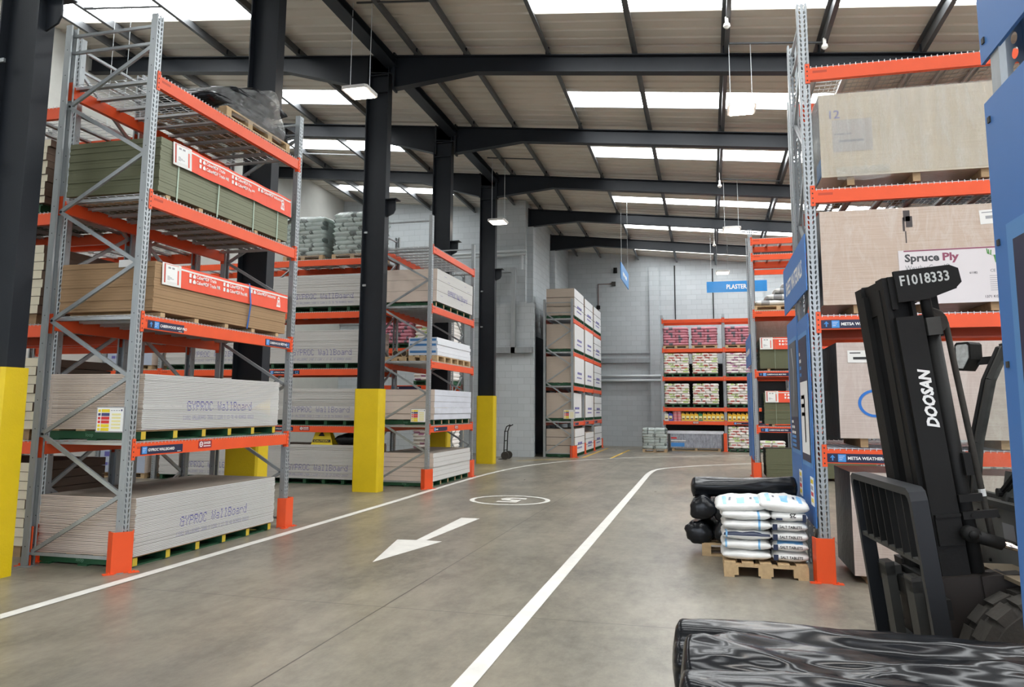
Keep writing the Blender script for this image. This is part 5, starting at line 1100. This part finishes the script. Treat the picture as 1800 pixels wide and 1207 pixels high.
mb().solid(-.44, -.32, .30, .33, 1.16, 1.20).solid(-.50, -.32, .31, .34, 1.07, 1.11).tube([(-.37, .345, 1.09), (-.37, .335, 1.09)], .012, 8).build('hose_clamp', BLACKM, FK)
# load backrest, carriage and forks
BW = .555
b = mb(); c0 = [(-BW, .12), (-BW, 1.22), (-BW+.015, 1.265), (-BW+.06, 1.285), (BW-.06, 1.285), (BW-.015, 1.265), (BW, 1.22), (BW, .12)]; c1 = [(-BW+.04, .12), (-BW+.04, 1.20), (-BW+.05, 1.23), (-BW+.075, 1.245), (BW-.075, 1.245), (BW-.05, 1.23), (BW-.04, 1.20), (BW-.04, .12)]
YZ = Matrix(((0, 0, 1, 0), (1, 0, 0, 0), (0, 1, 0, 0), (0, 0, 0, 1)))
for i in range(7): b.prism([c0[i], c0[i+1], c1[i+1], c1[i]], -.085, 0, 0, YZ)
b.build('backrest_frame', mat('backrest_black', (.014, .016, .019), .45, spec=.35, var=.15), FK); mb().solid(-.07, -.01, -BW+.02, BW-.02, .885, .91).build('backrest_crossbar', GREYM, FK)
for i in range(7): y = -BW+.04+(2*BW-.08)*(i+1)/8; mb().solid(-.07, -.008, y-.006, y+.006, .90, 1.25).build('backrest_bar', BLACKM, FK)
for z in (.30, .66): mb().solid(-.12, -.07, -.52, .52, z-.05, z+.05).build('carriage_bar', BLACKM, FK)
mb().solid(-.17, -.12, -.2, .2, .25, .75).build('carriage_plate', BLACKM, FK)
for y in (-.20, .24):
    b = mb(); b.solid(-.065, -.012, y-.06, y+.06, .06, .78); b.solid(-.1, -.012, y-.06, y+.06, .70, .76); f = b.build('fork', GREYM, FK)
    MB().prism([(-.045, .035), (.0, .02), (1.0, .02), (1.02, .03), (.2, .062), (-.02, .07)], y-.06, y+.06, 0, XZ(0)).build('fork_blade', GREYM, f)
# tilt cylinders
for s in (-1, 1):
    y = s*.385
    MB().tube([(-.24, y, 1.00), (-.40, y, .955)], .034, 14).tube([(-.25, y-.04, 1.0), (-.25, y+.03, 1.0)], .042, 14).tube([(-.25, y+.03, 1.0), (-.25, y+.045, 1.0)], .024, 10).tube([(-.54, y, .917), (-1.2, y, .73)], .050, 16).tube([(-.53, y, .92), (-.56, y, .911)], .06, 16).build('tilt_cylinder', BLACKM, FK, smooth=True)
    MB().tube([(-.39, y, .957), (-.56, y, .91)], .018, 14).build('tilt_rod', CHROME, FK, smooth=True)
# wheels
def wheel(x, y, r, w, name):
    s = 1 if y > 0 else -1; t = bpy.data.objects.new(name, None); COL.objects.link(t); t.parent = FK; t.location = (x, y, r)
    b = MB(); n = 60; prof = [(-w/2, r*.62), (-w/2, r*.84), (-w/2+.02, r*.93), (w/2-.02, r*.93), (w/2, r*.84), (w/2, r*.62), (w/2-.02, r*.60), (-w/2+.02, r*.60)]
    vs = [(rr*math.cos(2*math.pi*i/n), yy, rr*math.sin(2*math.pi*i/n)) for i in range(n) for yy, rr in prof]; k = len(prof)
    b.add(vs, [(i*k+j, i*k+(j+1) % k, ((i+1) % n)*k+(j+1) % k, ((i+1) % n)*k+j) for i in range(n) for j in range(k)])
    for i in range(18):
        for sd in (-1, 1):
            a0 = 2*math.pi*(i+(.5 if sd > 0 else 0))/18; da = .26; M = Matrix.Rotation(-a0, 4, 'Y')
            b.add([(rr*math.cos(a), yy, rr*math.sin(a)) for a in (-da/2, da/2) for yy, rr in ((sd*.01, r*.90), (sd*w*.49, r*.86), (sd*w*.47, r*.985), (sd*.01, r))], [(0, 1, 2, 3), (7, 6, 5, 4), (0, 4, 5, 1), (1, 5, 6, 2), (2, 6, 7, 3), (3, 7, 4, 0)], 0, M)
    b.build('tyre', RUBBER, t); b = MB()
    prof = [(s*w*.42, r*.62), (s*w*.40, r*.56), (s*w*.2, r*.5), (s*w*.12, r*.3), (s*w*.3, r*.22), (s*w*.3, .001)]; k = len(prof)
    vs = [(rr*math.cos(2*math.pi*i/n), yy, rr*math.sin(2*math.pi*i/n)) for i in range(n) for yy, rr in prof]
    b.add(vs, [(i*k+j, i*k+j+1, ((i+1) % n)*k+j+1, ((i+1) % n)*k+j) for i in range(n) for j in range(k-1)]); b.build('rim', mat('brown_dusty_rim', (.10, .075, .055), .6, var=.2), t, smooth=True)
    return t
for s in (-1, 1): wheel(-.51, s*.52, .375, .27, 'drive_wheel'); wheel(-2.15, s*.46, .30, .2, 'steer_wheel')
# body and cab
b = MB(); b.solid(-2.6, -.75, -.42, .42, .25, .62).solid(-2.75, -1.55, -.54, .54, .35, 1.05, bev=.04).solid(-1.55, -.80, -.36, .36, .55, .72); b.build('chassis', GREYM, FK)
b = MB(); b.prism([(-.56, 1.12), (-.60, .62), (-.66, .55), (-.66, 1.12)], -.47, .47, 0, XZ(0)); 
cw = b.build('front_cowl', mat('dusty_grey_cowl_paint', (.16, .16, .15), .6, spec=.3, var=.2), FK); b = MB()
for i in range(6):
    for j in range(3):
        if (i*3+j*5) % 4: b.tube([(-.565-.012*j+.010, -.40+.13*i+.03*j, 1.05-.14*j), (-.565-.012*j-.006, -.40+.13*i+.03*j, 1.05-.14*j)], .010, 8)
b.build('bolt_head', BLACKM, cw); MB().add([(-.571, .02, .93), (-.571, .16, .93), (-.564, .16, 1.02), (-.564, .02, 1.02)], [(0, 1, 2, 3)]).build('data_plate', GREYT, cw)
MB().solid(-.66, -.545, -.48, .48, 1.10, 1.135).build('cowl_ledge', GREYM, FK)
pb = lambda s, y: [(-.62, y, 1.12), (-.66, y, 1.45), (-.76, y, 1.85), (-.86, y, 2.06), (-.98, y, 2.12)]
for s in (-1, 1):
    p = pb(s, s*.47); b = MB(); 
    for a, c in zip(p, p[1:]): b.bar(a, c, .055, .075, 0, (0, 1, 0))
    b.build('cab_pillar', GREYM, FK); p = [(q[0]+.035, q[1], q[2]) for q in p[:4]]; b = MB().tube(p, .014, 8); b.build('window_seal', BLACKM, FK)
    MB().bar((-2.0, s*.47, 1.05), (-1.85, s*.47, 2.14), .06, .07, 0, (0, 1, 0)).build('rear_pillar', GREYM, FK)
b = MB()
for a, c in zip(pb(1, .44), pb(1, .44)[1:]): b.add([(a[0], -.44, a[2]), (a[0], .44, a[2]), (c[0], .44, c[2]), (c[0], -.44, c[2])], [(0, 1, 2, 3)])
b.build('windscreen', GLASS, FK); MB().solid(-2.0, -.92, -.52, .52, 2.10, 2.18, bev=.05).build('cab_roof', GREYM, FK)
MB().bar((-.635, -.44, 1.14), (-.635, .44, 1.14), .04, .04).build('window_sill', GREYM, FK); MB().bar((-.875, -.44, 2.06), (-.875, .44, 2.06), .05, .05).build('window_head', GREYM, FK); MB().bar((-.625, -.02, 1.12), (-.66, -.02, 1.30), .05, .06).build('window_post', GREYM, FK)
MB().bar((-.60, -.05, 1.18), (-.65, .36, 1.50), .02, .02).bar((-.61, -.03, 1.17), (-.67, .40, 1.48), .012, .012).tube([(-.63, -.05, 1.18), (-.58, -.05, 1.18)], .025, 10).build('wiper', BLACKM, FK)
MB().solid(-1.6, -1.1, -.22, .22, .95, 1.05, bev=.05).solid(-1.68, -1.58, -.22, .22, 1.05, 1.6, bev=.03).build('seat', BLACKM, FK); MB().bar((-.85, 0, 1.0), (-1.0, 0, 1.32), .04, .04).tube([(-1.0+.17*math.cos(a)*.35, .17*math.sin(a), 1.34+.17*math.cos(a)*.9) for a in [2*math.pi*i/20 for i in range(21)]], .014, 8).build('steering_wheel', BLACKM, FK)
hl = bpy.data.objects.new('work_light', None); COL.objects.link(hl); hl.parent = FK; hl.location = (-.70, -.60, 2.02); hl.rotation_euler = (0, 0, .6)
MB().prism([(-.055, -.10), (.0, -.105), (.055, -.03), (.055, .07), (.04, .085), (-.04, .085), (-.055, .07)], -.06, .06, 0, YZ).build('housing', BLACKM, hl); MB().prism([(-.042, -.085), (.0, -.09), (.042, -.02), (.042, .06), (.03, .07), (-.03, .07), (-.042, .06)], .06, .066, 0, YZ).build('lens', mat('lamp_glass', (.55, .57, .58), .12, .6, var=.4, scale=(30, 30, 30)), hl); MB().bar((-.04, .03, -.04), (-.12, .13, -.03), .03, .05).build('bracket', BLACKM, hl)
MB().solid(-1.3, -.40, .05, .62, .775, .795).build('plywood_step', mat('dusty_plywood', (.16, .125, .08), .8, var=.2), FK); MB().bar((-.62, .5, .80), (-.68, .42, .6), .03, .03).bar((-.75, .5, .8), (-.75, .42, .6), .03, .03).build('step_bracket', BLACKM, FK)
MB().tube([(-.70, .25, .83), (-.70, .28, .90), (-.74, .32, .90), (-.80, .36, .83)], .018, 8).build('grab_hook', GREYM, FK, smooth=True)
